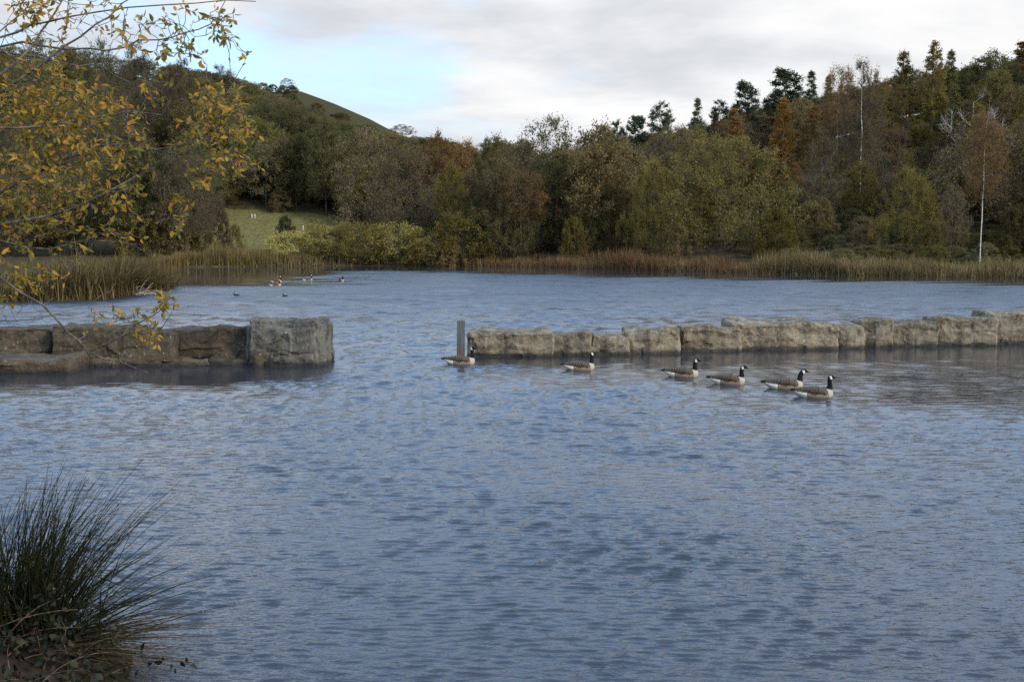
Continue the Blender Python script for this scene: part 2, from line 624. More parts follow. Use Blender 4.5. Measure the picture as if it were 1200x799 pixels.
def profile_points(kind, H, Rr, n, rng):
    """clump centres filling the crown, denser toward its outside"""
    pts = []
    while len(pts) < n:
        t = rng.uniform(0, 1)
        if kind == 'dome':
            z0, r = 0.08, (1 - t ** 2.3) ** 0.55 * (0.72 + 0.28 * min(1, t / 0.22))
        elif kind == 'egg':
            z0, r = 0.22, math.sin(math.pi * min(1, (0.13 + 0.87 * t)) ** 0.9) ** 0.65
        elif kind == 'tall':
            z0, r = 0.14, (math.sin(math.pi * (0.14 + 0.84 * t) ** 0.95) ** 0.6)
        elif kind == 'cone':
            z0, r = 0.10, (1 - t) ** 0.85 * (0.6 + 0.4 * min(1, t / 0.12)) + 0.03
        elif kind == 'pine':
            z0, r = 0.30, (1 - t) ** 0.5 * min(1, (t + 0.25) / 0.4) + 0.08
        elif kind == 'birch':
            z0, r = 0.45, math.sin(math.pi * (0.16 + 0.8 * t)) ** 0.7
        else:
            z0, r = 0.03, (0.35 + 0.65 * math.sin(math.pi * (0.1 + 0.8 * t)))
        if rng.uniform() > r + 0.15:
            continue
        rad = Rr * r * rng.uniform(0.12, 1.0) ** 0.45
        a = rng.uniform(0, 2 * math.pi)
        lump = 1 + 0.16 * math.sin(3 * a + 4.0 * t + kind.__len__()) + 0.10 * math.sin(5 * a - 7 * t)
        pts.append((rad * lump * math.cos(a), rad * lump * math.sin(a), H * (z0 + (1 - z0) * t * 0.97)))
    pts = np.array(pts)
    return pts[np.argsort(pts[:, 2] * 0.7 + np.linalg.norm(pts[:, :2], axis=1))]


def make_arch(name, kind, H, Rr, clumps, leaves, twigs, clump_r, leaf, stems=1, tip=0.02, top=0.9, flat=1.0, droop=0.0, seed=1,
              twig_w=0.03, upright=0.0, wob=0.03, zpen=None, bend=0.12):
    """one tree model: (trunk mesh, crown mesh); materials are set per copy"""
    rng = np.random.default_rng(seed)
    nodes, par = [], []
    for s in range(stems):
        off = np.array([0, 0, 0.0]) if stems == 1 else np.array([rng.normal() * 0.35, rng.normal() * 0.35, 0])
        lean = np.array([rng.normal(), rng.normal(), 0]) * (0.02 if stems == 1 else 0.22) * H
        last = -1
        K = 9
        for k in range(K + 1):
            f = k / K * top * (1 if stems == 1 else rng.uniform(0.75, 0.95))
            p = off + lean * f ** 1.3 + np.array([rng.normal(), rng.normal(), 0]) * wob * H * f * 0.5 + np.array([0, 0, H * f - (0.5 if k == 0 else 0)])
            nodes.append(p)
            par.append(last)
            last = len(nodes) - 1
    T = profile_points(kind, H, Rr, clumps, rng)
    N, P, ends = skeleton(nodes, par, T, zpen=zpen or (1.8 if kind != 'cone' else 0.6), rng=rng, bend=bend)
    rad = pipe_radii(P, len(N), tip)
    keep = P >= 0
    idx = np.nonzero(keep)[0]
    S = Soup()
    thick = rad[idx] > tip * 2.2
    stem = idx < len(nodes)
    for sel, sides, mi in ((idx[stem], 7, 0), (idx[thick & ~stem], 6, 1), (idx[~thick & ~stem], 3, 1)):
        if len(sel):
            pr = np.minimum(rad[P[sel]], rad[sel] * 1.25)
            V, F = frustums(N[P[sel]], N[sel], pr, rad[sel], sides)
            S.add(V, F, mi)
    trunk = S.mesh(name + '_trunk', [BARK['brown'], BARK['brown']], True)
    C = Soup()
    Cc = np.repeat(T, twigs, axis=0)
    dr = rng.normal(size=Cc.shape)
    outw = np.repeat(unit(T - np.array([0, 0, H * 0.45])), twigs, axis=0)
    dr = unit(dr + 0.9 * outw + np.array([0, 0, upright - droop]))
    ln = clump_r * rng.uniform(0.5, 1.25, size=len(Cc))[:, None]
    tips = Cc + dr * ln * np.array([1, 1, flat])
    if twigs:
        V, F = slivers(Cc, tips, np.full(len(Cc), twig_w), rng)
        C.add(V, F, 1)
        mid = Cc + (tips - Cc) * rng.uniform(0.3, 0.7, size=(len(Cc), 1))
        t2 = mid + unit(dr + 0.9 * rng.normal(size=dr.shape)) * ln * 0.55
        V, F = slivers(mid, t2, np.full(len(Cc), twig_w * 0.7), rng)
        C.add(V, F, 1)
    if leaves:
        n = clumps * leaves
        ti = rng.integers(0, len(Cc), n) if twigs else None
        f = rng.uniform(0.15, 1.08, size=(n, 1))
        base = Cc[ti] + (tips[ti] - Cc[ti]) * f + rng.normal(size=(n, 3)) * clump_r * 0.16 * np.array([1, 1, flat])
        base[:, 2] = np.maximum(base[:, 2], 0.05)
        ax = unit(rng.normal(size=(n, 3)) + np.array([0, 0, upright * 1.5 - droop * 1.5]))
        nr = unit(rng.normal(size=(n, 3)) + np.array([0, 0, 0.6]))
        L = leaf * rng.uniform(0.6, 1.35, n)
        V, F = kites(base, ax, nr, L, L * rng.uniform(0.4, 0.7, n))
        C.add(V, F, 0)
    crown = C.mesh(name + '_crown', [LEAF['olive'], BARK['twig']])
    return {'trunk': trunk, 'crown': crown, 'H': H, 'R': Rr}


ARCH = {
    'willow': [make_arch('willow', 'dome', 9, 7, 260, 120, 8, 0.95, 0.19, stems=6, tip=0.016, seed=11, twig_w=0.025),
               make_arch('willow_b', 'dome', 9, 6, 220, 115, 8, 0.95, 0.19, stems=5, tip=0.016, seed=12, twig_w=0.025)],
    'broad': [make_arch('broadleaf', 'egg', 14, 5.2, 210, 85, 8, 1.1, 0.27, tip=0.02, seed=21),
              make_arch('broadleaf_b', 'tall', 14, 5.0, 210, 85, 8, 1.1, 0.27, tip=0.02, seed=22)],
    'airy': [make_arch('airy', 'egg', 15, 5.6, 190, 48, 13, 1.15, 0.23, tip=0.02, seed=31, upright=0.35)],
    'bare': [make_arch('bare', 'tall', 14, 4.6, 200, 34, 22, 1.05, 0.19, tip=0.015, seed=41, upright=0.6, stems=2),
             make_arch('bare_b', 'egg', 13, 4.6, 190, 38, 22, 1.05, 0.19, tip=0.015, seed=42, upright=0.5, stems=1)],
    'pine': [make_arch('pine', 'pine', 16, 3.3, 125, 130, 9, 0.85, 0.25, tip=0.024, seed=51, flat=0.8, upright=0.3, twig_w=0.03),
             make_arch('pine_b', 'pine', 16, 3.1, 105, 130, 9, 0.9, 0.25, tip=0.024, seed=52, flat=0.8, upright=0.3, twig_w=0.03)],
    'larch': [make_arch('larch', 'cone', 16, 3.6, 190, 85, 8, 0.75, 0.21, tip=0.02, seed=61, flat=0.7, top=0.98, wob=0.01),
              make_arch('larch_b', 'cone', 16, 3.0, 170, 85, 8, 0.75, 0.21, tip=0.02, seed=62, flat=0.7, top=0.98, wob=0.01)],
    'spruce': [make_arch('spruce', 'cone', 16, 3.2, 170, 110, 8, 0.75, 0.22, tip=0.02, seed=66, flat=0.5, top=0.99, droop=0.3, wob=0.006)],
    'birch': [make_arch('birch', 'birch', 14, 2.9, 120, 60, 16, 0.9, 0.17, tip=0.009, seed=71, droop=0.5, top=0.97, wob=0.02, zpen=0.7, bend=0.05)],
    'shrub': [make_arch('shrub', 'shrub', 4.2, 2.6, 110, 70, 11, 0.75, 0.18, stems=9, tip=0.010, seed=81, upright=1.1, twig_w=0.02),
              make_arch('shrub_b', 'shrub', 4.2, 2.3, 100, 70, 11, 0.8, 0.18, stems=8, tip=0.010, seed=82, upright=1.1, twig_w=0.02)],
    'bush': [make_arch('bush', 'dome', 4, 2.6, 130, 75, 10, 0.5, 0.16, stems=6, tip=0.010, seed=85, twig_w=0.018)],
    'dead': [make_arch('dead', 'egg', 11, 4.6, 26, 0, 9, 1.3, 0.1, tip=0.03, seed=91, upright=0.4, twig_w=0.04, bend=0.06)],
}
N_TREES = 0
trng = random.Random(5)


def set_mats(o, mats):
    for i, m in enumerate(mats):
        s = o.material_slots[i]
        s.link = 'OBJECT'
        s.material = m


def tree(arch, px, top, width, dist, leaf, bark, name, label, cat, group=None, var=None, sink=0.0):
    """px, top, width are read off the photograph; dist is metres from the camera"""
    global N_TREES
    A = ARCH[arch]
    a = A[var if var is not None else trng.randrange(len(A))]
    x = x_at(px, dist)
    z0 = gz(x, dist) - sink
    ztop = at_y(px, top, dist).z
    h = max(1.0, ztop - z0)
    wm = width / FPX * dist
    root = bpy.data.objects.new(name, None)
    root.empty_display_size = 0.5
    COL.objects.link(root)
    root.location = (x, dist, z0)
    root.rotation_euler = (0, 0, trng.uniform(0, 6.28))
    root.scale = (wm / 2 / (a['R'] * 1.08), wm / 2 / (a['R'] * 1.08), h / a['H'])
    tag(root, label, cat, group)
    tk = obj('trunk', a['trunk'], root)
    set_mats(tk, [BARK[bark], BARK['brown' if bark == 'birch' else bark]])
    cr = obj('crown', a['crown'], root)
    set_mats(cr, [LEAF[leaf], BARK['grey' if bark in ('pale', 'grey') and arch in ('dead',) else 'twig']])
    if arch == 'dead':
        set_mats(cr, [LEAF[leaf], BARK['pale']])
    N_TREES += 1
    return root


# featured trees: (model, px, top py, width px, distance, leaves, bark, name, label, category)
FEATURED = [
    # shore shrubs on the left of the far bank
    ('shrub', 345, 274, 66, 107, 'pale', 'brown', 'willow_shrub', 'pale olive willow shrub at the left end of the shore thicket, beside the open field', 'shrub', 0),
    ('shrub', 384, 265, 66, 107, 'pale', 'brown', 'willow_shrub', 'tallest pale yellow-tipped willow shrub in the shore thicket below the field', 'shrub', 1),
    ('shrub', 424, 265, 70, 106, 'yellow', 'brown', 'willow_shrub', 'yellow green willow shrub in the middle of the shore thicket', 'shrub', 0),
    ('shrub', 465, 265, 70, 106, 'pale', 'brown', 'willow_shrub', 'pale green feathery willow shrub in front of the bare dark trees', 'shrub', 1),
    ('shrub', 503, 272, 62, 105, 'yellow', 'brown', 'willow_shrub', 'low yellow olive shrub at the right end of the shore thicket, before the waterline bush', 'shrub', 0),
    ('shrub', 548, 254, 72, 105, 'yellow', 'brown', 'willow_shrub', 'yellow olive willow bush where the orange reeds begin', 'shrub', 0),
    ('bush', 525, 284, 50, 104, 'umber', 'brown', 'shore_bush', 'low brown bush at the waterline beside the yellow olive willow bush', 'bush', 0),
    ('bush', 258, 238, 36, 138, 'plum', 'brown', 'shrub', 'dark plum brown rounded bush at the left edge of the open field', 'bush', 0),
    ('bush', 333, 222, 36, 173, 'umber', 'brown', 'shrub', 'round brown leafless-looking bush at the back of the open field', 'bush', 0),
    ('bush', 337, 254, 28, 136, 'greyolive', 'brown', 'shrub', 'small grey twiggy bush standing in the middle of the open field', 'bush', 0),
    ('broad', 273, 208, 26, 174, 'yellow', 'brown', 'young_tree', 'slim pale yellow young tree at the back of the field beside the plum bush', 'tree', 0),
    ('bush', 205, 232, 72, 112, 'umber', 'brown', 'shrub', 'brown olive bush behind the reeds beside the plum brown bush', 'bush', 0),
    ('bush', 165, 240, 60, 110, 'olive', 'brown', 'shrub', 'olive bush half hidden by the yellow leaves above the promontory reeds', 'bush', 0),
    ('bush', 279, 264, 24, 122, 'olive', 'brown', 'shrub', 'small olive bush at the lower left corner of the open field behind the golden reeds', 'bush', 0),
    ('bush', 232, 262, 46, 114, 'olive', 'brown', 'shrub', 'low olive bush in front of the plum brown bush, behind golden reeds', 'bush', 0),
    # middle trees
    ('bare', 432, 150, 88, 128, 'umber', 'brown', 'alder_tree', 'dark nearly leafless tree just right of the open field, behind the yellow green willow shrub', 'tree', 0),
    ('bare', 478, 158, 84, 126, 'umber', 'brown', 'alder_tree', 'dark leafless twiggy tree above the pale feathery willow shrub', 'tree', 1),
    ('broad', 385, 140, 66, 172, 'dark', 'brown', 'hillside_tree', 'dark green tree standing just below the bare grassy hill top', 'tree', 0),
    ('broad', 350, 158, 62, 175, 'dark', 'brown', 'hillside_tree', 'dark green round tree behind the round brown bush of the field', 'tree', 1),
    ('broad', 305, 140, 70, 180, 'green', 'brown', 'hillside_tree', 'dull green tree at the field back, just right of the yellow leaved twigs', 'tree', 0),
    ('broad', 515, 158, 66, 172, 'russet', 'brown', 'oak_tree', 'russet orange oak in the valley gap at the foot of the left hill', 'tree', 0),
    ('broad', 545, 166, 58, 165, 'russet', 'brown', 'oak_tree', 'rust brown oak in the valley gap with yellow patches beside it', 'tree', 1),
    ('broad', 530, 192, 44, 140, 'yellow', 'brown', 'maple_tree', 'small yellow tree in front of the russet oaks in the valley gap', 'tree', 0),
    ('broad', 578, 160, 60, 155, 'olive', 'brown', 'ash_tree', 'olive tree right of the russet oaks, at the dip of the skyline', 'tree', 1),
    ('willow', 588, 194, 100, 116, 'greyolive', 'brown', 'willow_tree', 'broad grey olive willow with many stems above the start of the reeds', 'tree', 0),
    ('airy', 640, 137, 118, 126, 'greyolive', 'brown', 'ash_tree', 'tall airy ash with sky showing through its crown, left of the pines', 'tree', 0),
    ('willow', 655, 200, 86, 112, 'umber', 'brown', 'willow_tree', 'brownish willow under the tall airy ash', 'tree', 1),
    ('broad', 705, 146, 104, 118, 'umber', 'brown', 'alder_tree', 'tall brown olive alder between the airy ash and the pines', 'tree', 1),
    ('willow', 708, 214, 80, 106, 'olive', 'brown', 'willow_tree', 'olive willow at the foot of the tall brown alder', 'tree', 1),
    ('bush', 672, 256, 38, 101, 'yellow', 'brown', 'shore_bush', 'small yellow-green bush standing just behind the orange reeds', 'bush', 0),
    ('willow', 764, 192, 74, 102, 'yellow', 'brown', 'willow_tree', 'rounded yellowish willow leaning against the huge round willow', 'tree', 1),
    ('willow', 842, 163, 196, 101, 'olive', 'brown', 'willow_tree', 'huge round olive green willow, the broadest crown on the far bank', 'tree', 0),
    ('bush', 906, 246, 56, 93, 'yellow', 'brown', 'shore_bush', 'yellow olive bush at the right foot of the huge round willow', 'bush', 0),
    ('bush', 790, 262, 44, 96, 'umber', 'brown', 'shore_bush', 'brown bush under the left side of the huge round willow', 'bush', 0),
    # pines on the skyline
    ('pine', 720, 142, 34, 168, 'pine', 'red', 'pine_tree', 'short dark pine, first of the skyline pines from the airy ash', 'tree', 1),
    ('pine', 743, 133, 40, 168, 'pine', 'red', 'pine_tree', 'dark pine touching the bushier pine, second from the airy ash', 'tree', 0),
    ('pine', 771, 121, 46, 166, 'pine', 'red', 'pine_tree', 'bushy dark pine, the tallest of the group above the yellowish willow', 'tree', 1),
    ('spruce', 812, 112, 34, 168, 'pine', 'red', 'spruce_tree', 'narrow dark spruce between the bushy pine and the pale topped pine', 'tree', 0),
    ('pine', 838, 118, 36, 172, 'pine', 'red', 'pine_tree', 'thin crowned pine with sky gaps, left of the dull orange trees', 'tree', 1),
    ('pine', 867, 93, 42, 172, 'pine', 'red', 'pine_tree', 'lone rounded pine standing clear on the skyline above the orange trees', 'tree', 0),
    ('pine', 912, 78, 56, 174, 'pine', 'red', 'pine_tree', 'broad dark pine directly behind the bright orange larch', 'tree', 0),
    ('spruce', 942, 80, 34, 176, 'pine', 'red', 'spruce_tree', 'dark pointed spruce right of the broad pine', 'tree', 0),
    ('spruce', 962, 86, 28, 176, 'pine', 'red', 'spruce_tree', 'smallest pointed spruce on the skyline, beside the feathery brown birch', 'tree', 0),
    ('larch', 910, 110, 52, 138, 'orange', 'red', 'larch_tree', 'bright orange larch, the most vivid tree on the right slope', 'tree', 0),
    ('larch', 855, 122, 50, 145, 'russet', 'red', 'larch_tree', 'dull orange larch behind the top of the huge round willow', 'tree', 1),
    ('larch', 815, 150, 44, 140, 'russet', 'red', 'larch_tree', 'brown orange larch peeping over the left shoulder of the huge round willow', 'tree', 1),
    ('birch', 974, 74, 40, 150, 'russet', 'grey', 'birch_tree', 'feathery pinkish brown birch rising above the spruces', 'tree', 0),
    ('bare', 1002, 68, 62, 132, 'umber', 'birch', 'birch_tree', 'tall nearly leafless birch with a pale grey trunk, centre of the right slope', 'tree', 1),
    ('larch', 1047, 54, 52, 150, 'yellow', 'red', 'larch_tree', 'tall yellow-green larch, left one of the twin tops on the skyline', 'tree', 1),
    ('larch', 1082, 44, 56, 148, 'yellow', 'red', 'larch_tree', 'tallest yellow-green larch, right one of the twin tops on the skyline', 'tree', 0),
    ('spruce', 1101, 55, 36, 154, 'dark', 'red', 'spruce_tree', 'dark spruce just right of the tallest yellow-green larch', 'tree', 0),
    ('broad', 1148, 62, 84, 158, 'dark', 'brown', 'oak_tree', 'dense dark green round tree on the ridge above the pale dead tree', 'tree', 0),
    ('larch', 1180, 44, 60, 160, 'russet', 'red', 'larch_tree', 'brown larch on the ridge beside the dense dark green tree', 'tree', 1),
    ('larch', 1218, 38, 66, 150, 'olive', 'red', 'larch_tree', 'olive brown larch cut by the edge of the view on the high ridge', 'tree', 0),
    ('dead', 1130, 106, 84, 124, 'umber', 'pale', 'dead_tree', 'bare dead tree with pale forking limbs high on the right slope', 'tree', 0),
    ('birch', 1144, 128, 50, 81, 'russet', 'birch', 'birch_tree', 'white trunked birch with russet crown standing near the shore', 'tree', 0),
    ('birch', 1187, 140, 40, 112, 'umber', 'birch', 'birch_tree', 'thin white trunked birch behind the russet crowned birch', 'tree', 0),
    ('willow', 1058, 202, 86, 94, 'yellow', 'brown', 'willow_tree', 'yellow olive willow at the shore, beside the slim trunks', 'tree', 1),
    ('broad', 1000, 190, 50, 110, 'yellow', 'brown', 'maple_tree', 'golden topped small tree below the pale trunked leafless birch', 'tree', 0),
    ('bush', 955, 232, 48, 104, 'umber', 'brown', 'shrub', 'brown shrub right of the huge round willow behind the reeds', 'bush', 0),
    ('bare', 958, 150, 54, 118, 'umber', 'grey', 'alder_tree', 'leafless tree with pale slim trunk between the huge willow and the tall birch', 'tree', 1),
    ('bare', 1030, 140, 66, 120, 'russet', 'grey', 'alder_tree', 'rusty brown leafless tree right of the pale trunked birch', 'tree', 0),
    ('broad', 1098, 190, 70, 106, 'green', 'brown', 'alder_tree', 'dull green tree between the yellow willow and the white trunked birch', 'tree', 0),
    ('bare', 1110, 215, 40, 92, 'umber', 'grey', 'young_tree', 'slim bare young tree at the shore between yellow willow and white birch', 'tree', 1),
    ('bush', 1186, 244, 54, 90, 'olive', 'brown', 'shore_bush', 'olive bush behind the reeds right of the white birch trunk', 'bush', 0),
    ('bush', 1215, 225, 60, 90, 'umber', 'brown', 'shore_bush', 'brown bush cut by the edge of the view behind the reeds', 'bush', 0),
    ('bush', 1085, 262, 42, 88, 'olive', 'brown', 'shore_bush', 'low olive bush in front of the slim bare young tree', 'bush', 0),
    # ridge trees on the left, seen through the yellow leaves
    ('airy', 60, 44, 80, 178, 'dark', 'brown', 'hillside_tree', 'dark tall tree on the left ridge behind the thickest branches', 'tree', 0),
    ('airy', 128, 46, 66, 182, 'dark', 'brown', 'hillside_tree', 'tall dark thin crowned tree on the left ridge with sky through it', 'tree', 0),
    ('bare', 172, 52, 60, 188, 'plum', 'brown', 'hillside_tree', 'dark bare tree on the left ridge beside the thin crowned tree', 'tree', 0),
    ('bare', 222, 68, 56, 195, 'plum', 'brown', 'hillside_tree', 'purple brown bare tree on the ridge above the hanging leaf cluster', 'tree', 1),
    ('bare', 268, 76, 52, 215, 'plum', 'grey', 'hillside_tree', 'grey bare tree at the ridge where the leaf cluster ends', 'tree', 1),
    ('bare', 343, 92, 20, 246, 'umber', 'grey', 'hillside_tree', 'small leafless tree alone on the ridge above the grassy top', 'tree', 0),
    ('bare', 474, 146, 34, 246, 'umber', 'grey', 'hillside_tree', 'small bare round tree on the lower end of the left ridge', 'tree', 1),
]
for (arch, px, top, wd, dist, leaf, bark, name, label, cat, var) in FEATURED:
    if dist < 116:
        dist = 3840 / (3840 / dist - 3)
    tree(arch, px, top, wd, dist, leaf, bark, name, label, cat, None, min(var, len(ARCH[arch]) - 1))

SIL = np.array([(-150, 40), (0, 52), (60, 52), (130, 58), (160, 60), (215, 76), (260, 84), (300, 97), (330, 110), (360, 119), (400, 136), (440, 148), (480, 155), (520, 163),
                (560, 166), (600, 160), (640, 158), (680, 158), (720, 156), (760, 150), (800, 142), (850, 128), (880, 118), (950, 108), (1000, 98), (1050, 78),
                (1100, 72), (1150, 72), (1200, 56), (1350, 46)])


# trees that stand out in the photograph are kept clear of the wood in front of them: (px, distance, half width px)
KEY = [(1143, 106, 26), (1187, 124, 16), (1002, 132, 30), (910, 138, 26), (975, 150, 16), (1047, 150, 22), (1082, 148, 22), (855, 145, 20)]


UNDER = False


def filler(n, px0, px1, d0, d1, kinds, side, seed):
    r = random.Random(seed)
    placed = []
    tries = 0
    while len(placed) < n and tries < n * 60:
        tries += 1
        dist = d0 + (d1 - d0) * r.random()
        px = r.uniform(px0, px1)
        x = x_at(px, dist)
        if any((x - a) ** 2 + (dist - b) ** 2 < (2.6 if UNDER else 4.4) ** 2 for a, b in placed):
            continue
        if 255 < px < 410 and dist < 173:
            continue
        if not UNDER and any(abs(px - kp) < kw + 18 and dist < kd + 2 for kp, kd, kw in KEY):
            continue
        sil = np.interp(px, SIL[:, 0], SIL[:, 1])
        zb = gz(x, dist)
        base_py = 399.5 - FPX * math.tan(math.atan2(zb - CAM_H, dist) + PITCH)
        arch, leaf, bark, nm, desc, cat = r.choice(kinds)
        hm = r.uniform(9, 14) if arch != 'bush' else r.uniform(3, 5)
        top = base_py - hm / dist * FPX
        top = max(top, sil + r.uniform(0, 14))
        if arch != 'bush' and base_py - top < 3.2 / dist * FPX:
            continue
        if arch == 'bush' and (dist > 200 or UNDER):
            top = base_py - r.uniform(1.0, 2.6) * (1.6 if UNDER and dist > 118 else 1) / dist * FPX
        wd = (r.uniform(2.5, 5.0) if arch == 'bush' and (dist > 200 or UNDER) else r.uniform(7.5, 11.0)) / dist * FPX * (0.6 if arch in ('larch', 'spruce', 'birch') else 1)
        tree(arch, px, top, wd, dist, leaf, bark, nm, desc.format(side), cat, 'trees of the wood on the ' + side)
        placed.append((x, dist))


filler(88, -130, 640, 160, 262, [
    ('broad', 'dark', 'brown', 'broadleaf_tree', 'dark olive broadleaf tree in the dense wood on the {}', 'tree'),
    ('broad', 'umber', 'brown', 'broadleaf_tree', 'brown olive broadleaf tree in the dense wood on the {}', 'tree'),
    ('bare', 'umber', 'brown', 'bare_tree', 'leafless brown tree in the dense wood on the {}', 'tree'),
    ('airy', 'dark', 'brown', 'broadleaf_tree', 'thin crowned dark tree in the dense wood on the {}', 'tree'),
    ('broad', 'olive', 'brown', 'broadleaf_tree', 'olive autumn tree in the dense wood on the {}', 'tree'),
], 'left hillside', 3)
filler(100, 215, 520, 173, 256, [
    ('broad', 'dark', 'brown', 'broadleaf_tree', 'dark olive broadleaf tree below the bare top of the {}', 'tree'),
    ('broad', 'umber', 'brown', 'broadleaf_tree', 'brown olive broadleaf tree below the bare top of the {}', 'tree'),
    ('airy', 'greyolive', 'brown', 'broadleaf_tree', 'grey olive thin crowned tree below the bare top of the {}', 'tree'),
    ('broad', 'olive', 'brown', 'broadleaf_tree', 'olive autumn tree below the bare top of the {}', 'tree'),
], 'left hillside', 13)
filler(30, -160, 250, 118, 160, [
    ('broad', 'umber', 'brown', 'broadleaf_tree', 'brown olive broadleaf tree at the foot of the {}', 'tree'),
    ('broad', 'dark', 'brown', 'broadleaf_tree', 'dark olive broadleaf tree at the foot of the {}', 'tree'),
    ('bare', 'umber', 'brown', 'bare_tree', 'leafless brown tree at the foot of the {}', 'tree'),
], 'left hillside', 4)
filler(120, 560, 1330, 114, 196, [
    ('bare', 'umber', 'grey', 'bare_tree', 'leafless brown tree in the mixed wood on the {}', 'tree'),
    ('larch', 'russet', 'red', 'larch_tree', 'brown orange larch in the mixed wood on the {}', 'tree'),
    ('broad', 'umber', 'brown', 'broadleaf_tree', 'brown broadleaf tree in the mixed wood on the {}', 'tree'),
    ('broad', 'olive', 'brown', 'broadleaf_tree', 'olive broadleaf tree in the mixed wood on the {}', 'tree'),
    ('birch', 'russet', 'grey', 'birch_tree', 'russet birch in the mixed wood on the {}', 'tree'),
    ('larch', 'yellow', 'red', 'larch_tree', 'yellow olive larch in the mixed wood on the {}', 'tree'),
], 'right hillside', 6)
filler(34, 930, 1330, 98, 122, [
    ('bare', 'umber', 'brown', 'bare_tree', 'leafless purple brown tree low on the {}', 'tree'),
    ('bush', 'umber', 'brown', 'shrub', 'brown scrubby bush low on the {}', 'bush'),
    ('broad', 'umber', 'brown', 'broadleaf_tree', 'brown broadleaf tree low on the {}', 'tree'),
], 'right hillside', 8)
filler(50, 300, 470, 205, 236, [
    ('bush', 'dark', 'brown', 'shrub', 'low dark scrub bush on the bare top of the {}', 'bush'),
    ('bush', 'umber', 'brown', 'shrub', 'low brown scrub bush on the bare top of the {}', 'bush'),
], 'left hillside', 28)
filler(16, 285, 352, 234, 260, [
    ('bush', 'dark', 'brown', 'shrub', 'dark scrub bush along the crest of the {}', 'bush'),
    ('bush', 'umber', 'brown', 'shrub', 'brown scrub bush along the crest of the {}', 'bush'),
], 'left hillside', 58)
UNDER = True
filler(70, 880, 1330, 90, 132, [
    ('bush', 'umber', 'brown', 'shrub', 'low brown undergrowth bush between the trunks low on the {}', 'bush'),
    ('bush', 'olive', 'brown', 'shrub', 'low olive undergrowth bush between the trunks low on the {}', 'bush'),
    ('bush', 'greyolive', 'brown', 'shrub', 'low grey olive undergrowth bush between the trunks low on the {}', 'bush'),
], 'right hillside', 38)
filler(44, 840, 1080, 120, 156, [
    ('bush', 'umber', 'brown', 'shrub', 'brown understorey bush in the thin wood halfway up the {}', 'bush'),
    ('bush', 'dark', 'brown', 'shrub', 'dark understorey bush in the thin wood halfway up the {}', 'bush'),
    ('bush', 'olive', 'brown', 'shrub', 'olive understorey bush in the thin wood halfway up the {}', 'bush'),
], 'right hillside', 48)
UNDER = False
filler(60, 690, 1330, 176, 228, [
    ('broad', 'umber', 'brown', 'broadleaf_tree', 'brown broadleaf tree on the crest of the {}', 'tree'),
    ('broad', 'dark', 'brown', 'broadleaf_tree', 'dark broadleaf tree on the crest of the {}', 'tree'),
], 'right hillside', 18)


# ------------------------------------------------------------------ reeds and rough grass
def blade_mat(name, stops, z0=0.0, z1=2.0, trans=0.25):
    """dry blades: colour drifts along each bed and from butt to tip"""
    m, t = new_mat(name)
    geo = t.n('ShaderNodeNewGeometry')
    pos = geo.outputs['Position']
    rnd = geo.outputs['Random Per Island']
    f = t.math('ADD', t.math('MULTIPLY', rnd, 0.65), t.math('MULTIPLY', t.noise(pos, 0.22, 3.0, 0.6), 0.5))
    cr = t.n('ShaderNodeValToRGB', {'Fac': f})
    el = cr.color_ramp.elements
    while len(el) < len(stops):
        el.new(0.5)
    for e, (p, c) in zip(el, stops):
        e.position = p
        e.color = rgba(c)
    d = t.n('ShaderNodeBsdfDiffuse', {'Color': cr.outputs[0]})
    tr = t.n('ShaderNodeBsdfTranslucent', {'Color': cr.outputs[0]})
    mx = t.n('ShaderNodeMixShader', {0: trans, 1: d.outputs[0], 2: tr.outputs[0]})
    t.n('ShaderNodeOutputMaterial', {'Surface': mx.outputs[0]})
    return m


def blades(P, H, W, lean, bend, rng, seg=3):
    """curved tapering blades rooted at P"""
    n = len(P)
    az = rng.uniform(0, 2 * np.pi, n)
    out = np.stack([np.cos(az), np.sin(az), np.zeros(n)], axis=1)
    az2 = az + rng.normal(0, 0.5, n) + np.pi / 2
    side = np.stack([np.cos(az2), np.sin(az2), np.zeros(n)], axis=1)
    ln = lean * np.abs(rng.normal(1, 0.5, n))
    bd = bend * rng.uniform(0, 1.6, n) ** 2
    rows = []
    for k in range(seg + 1):
        f = k / seg
        c = P + out * (H * (ln * f + bd * f ** 2.5))[:, None]
        c = c + np.array([0, 0, 1.0]) * (H * (f - 0.42 * bd * f ** 3))[:, None]
        wv = (W * (1 - f) ** 0.6 * 0.5 if k < seg else W * 0.04)[:, None]
        rows += [c - side * wv, c + side * wv]
    V = np.stack(rows, axis=1).reshape(-1, 3)
    b = (np.arange(n) * 2 * (seg + 1))[:, None, None]
    q = np.array([[2 * k, 2 * k + 1, 2 * k + 3, 2 * k + 2] for k in range(seg)])[None]
    return V, (b + q).reshape(-1, 4)


def shore_line(pts, step):
    """points along a polyline of water-level pixels"""
    W = [np.array(on_z(p[0], p[1] - (3 if p[1] < 332 and not (p[0] < 185 and p[1] > 322) else 0))[:2]) for p in pts]
    out = []
    for a, b in zip(W[:-1], W[1:]):
        k = max(1, int(np.linalg.norm(b - a) / step))
        for i in range(k):
            out.append(a + (b - a) * i / k)
    return np.array(out)


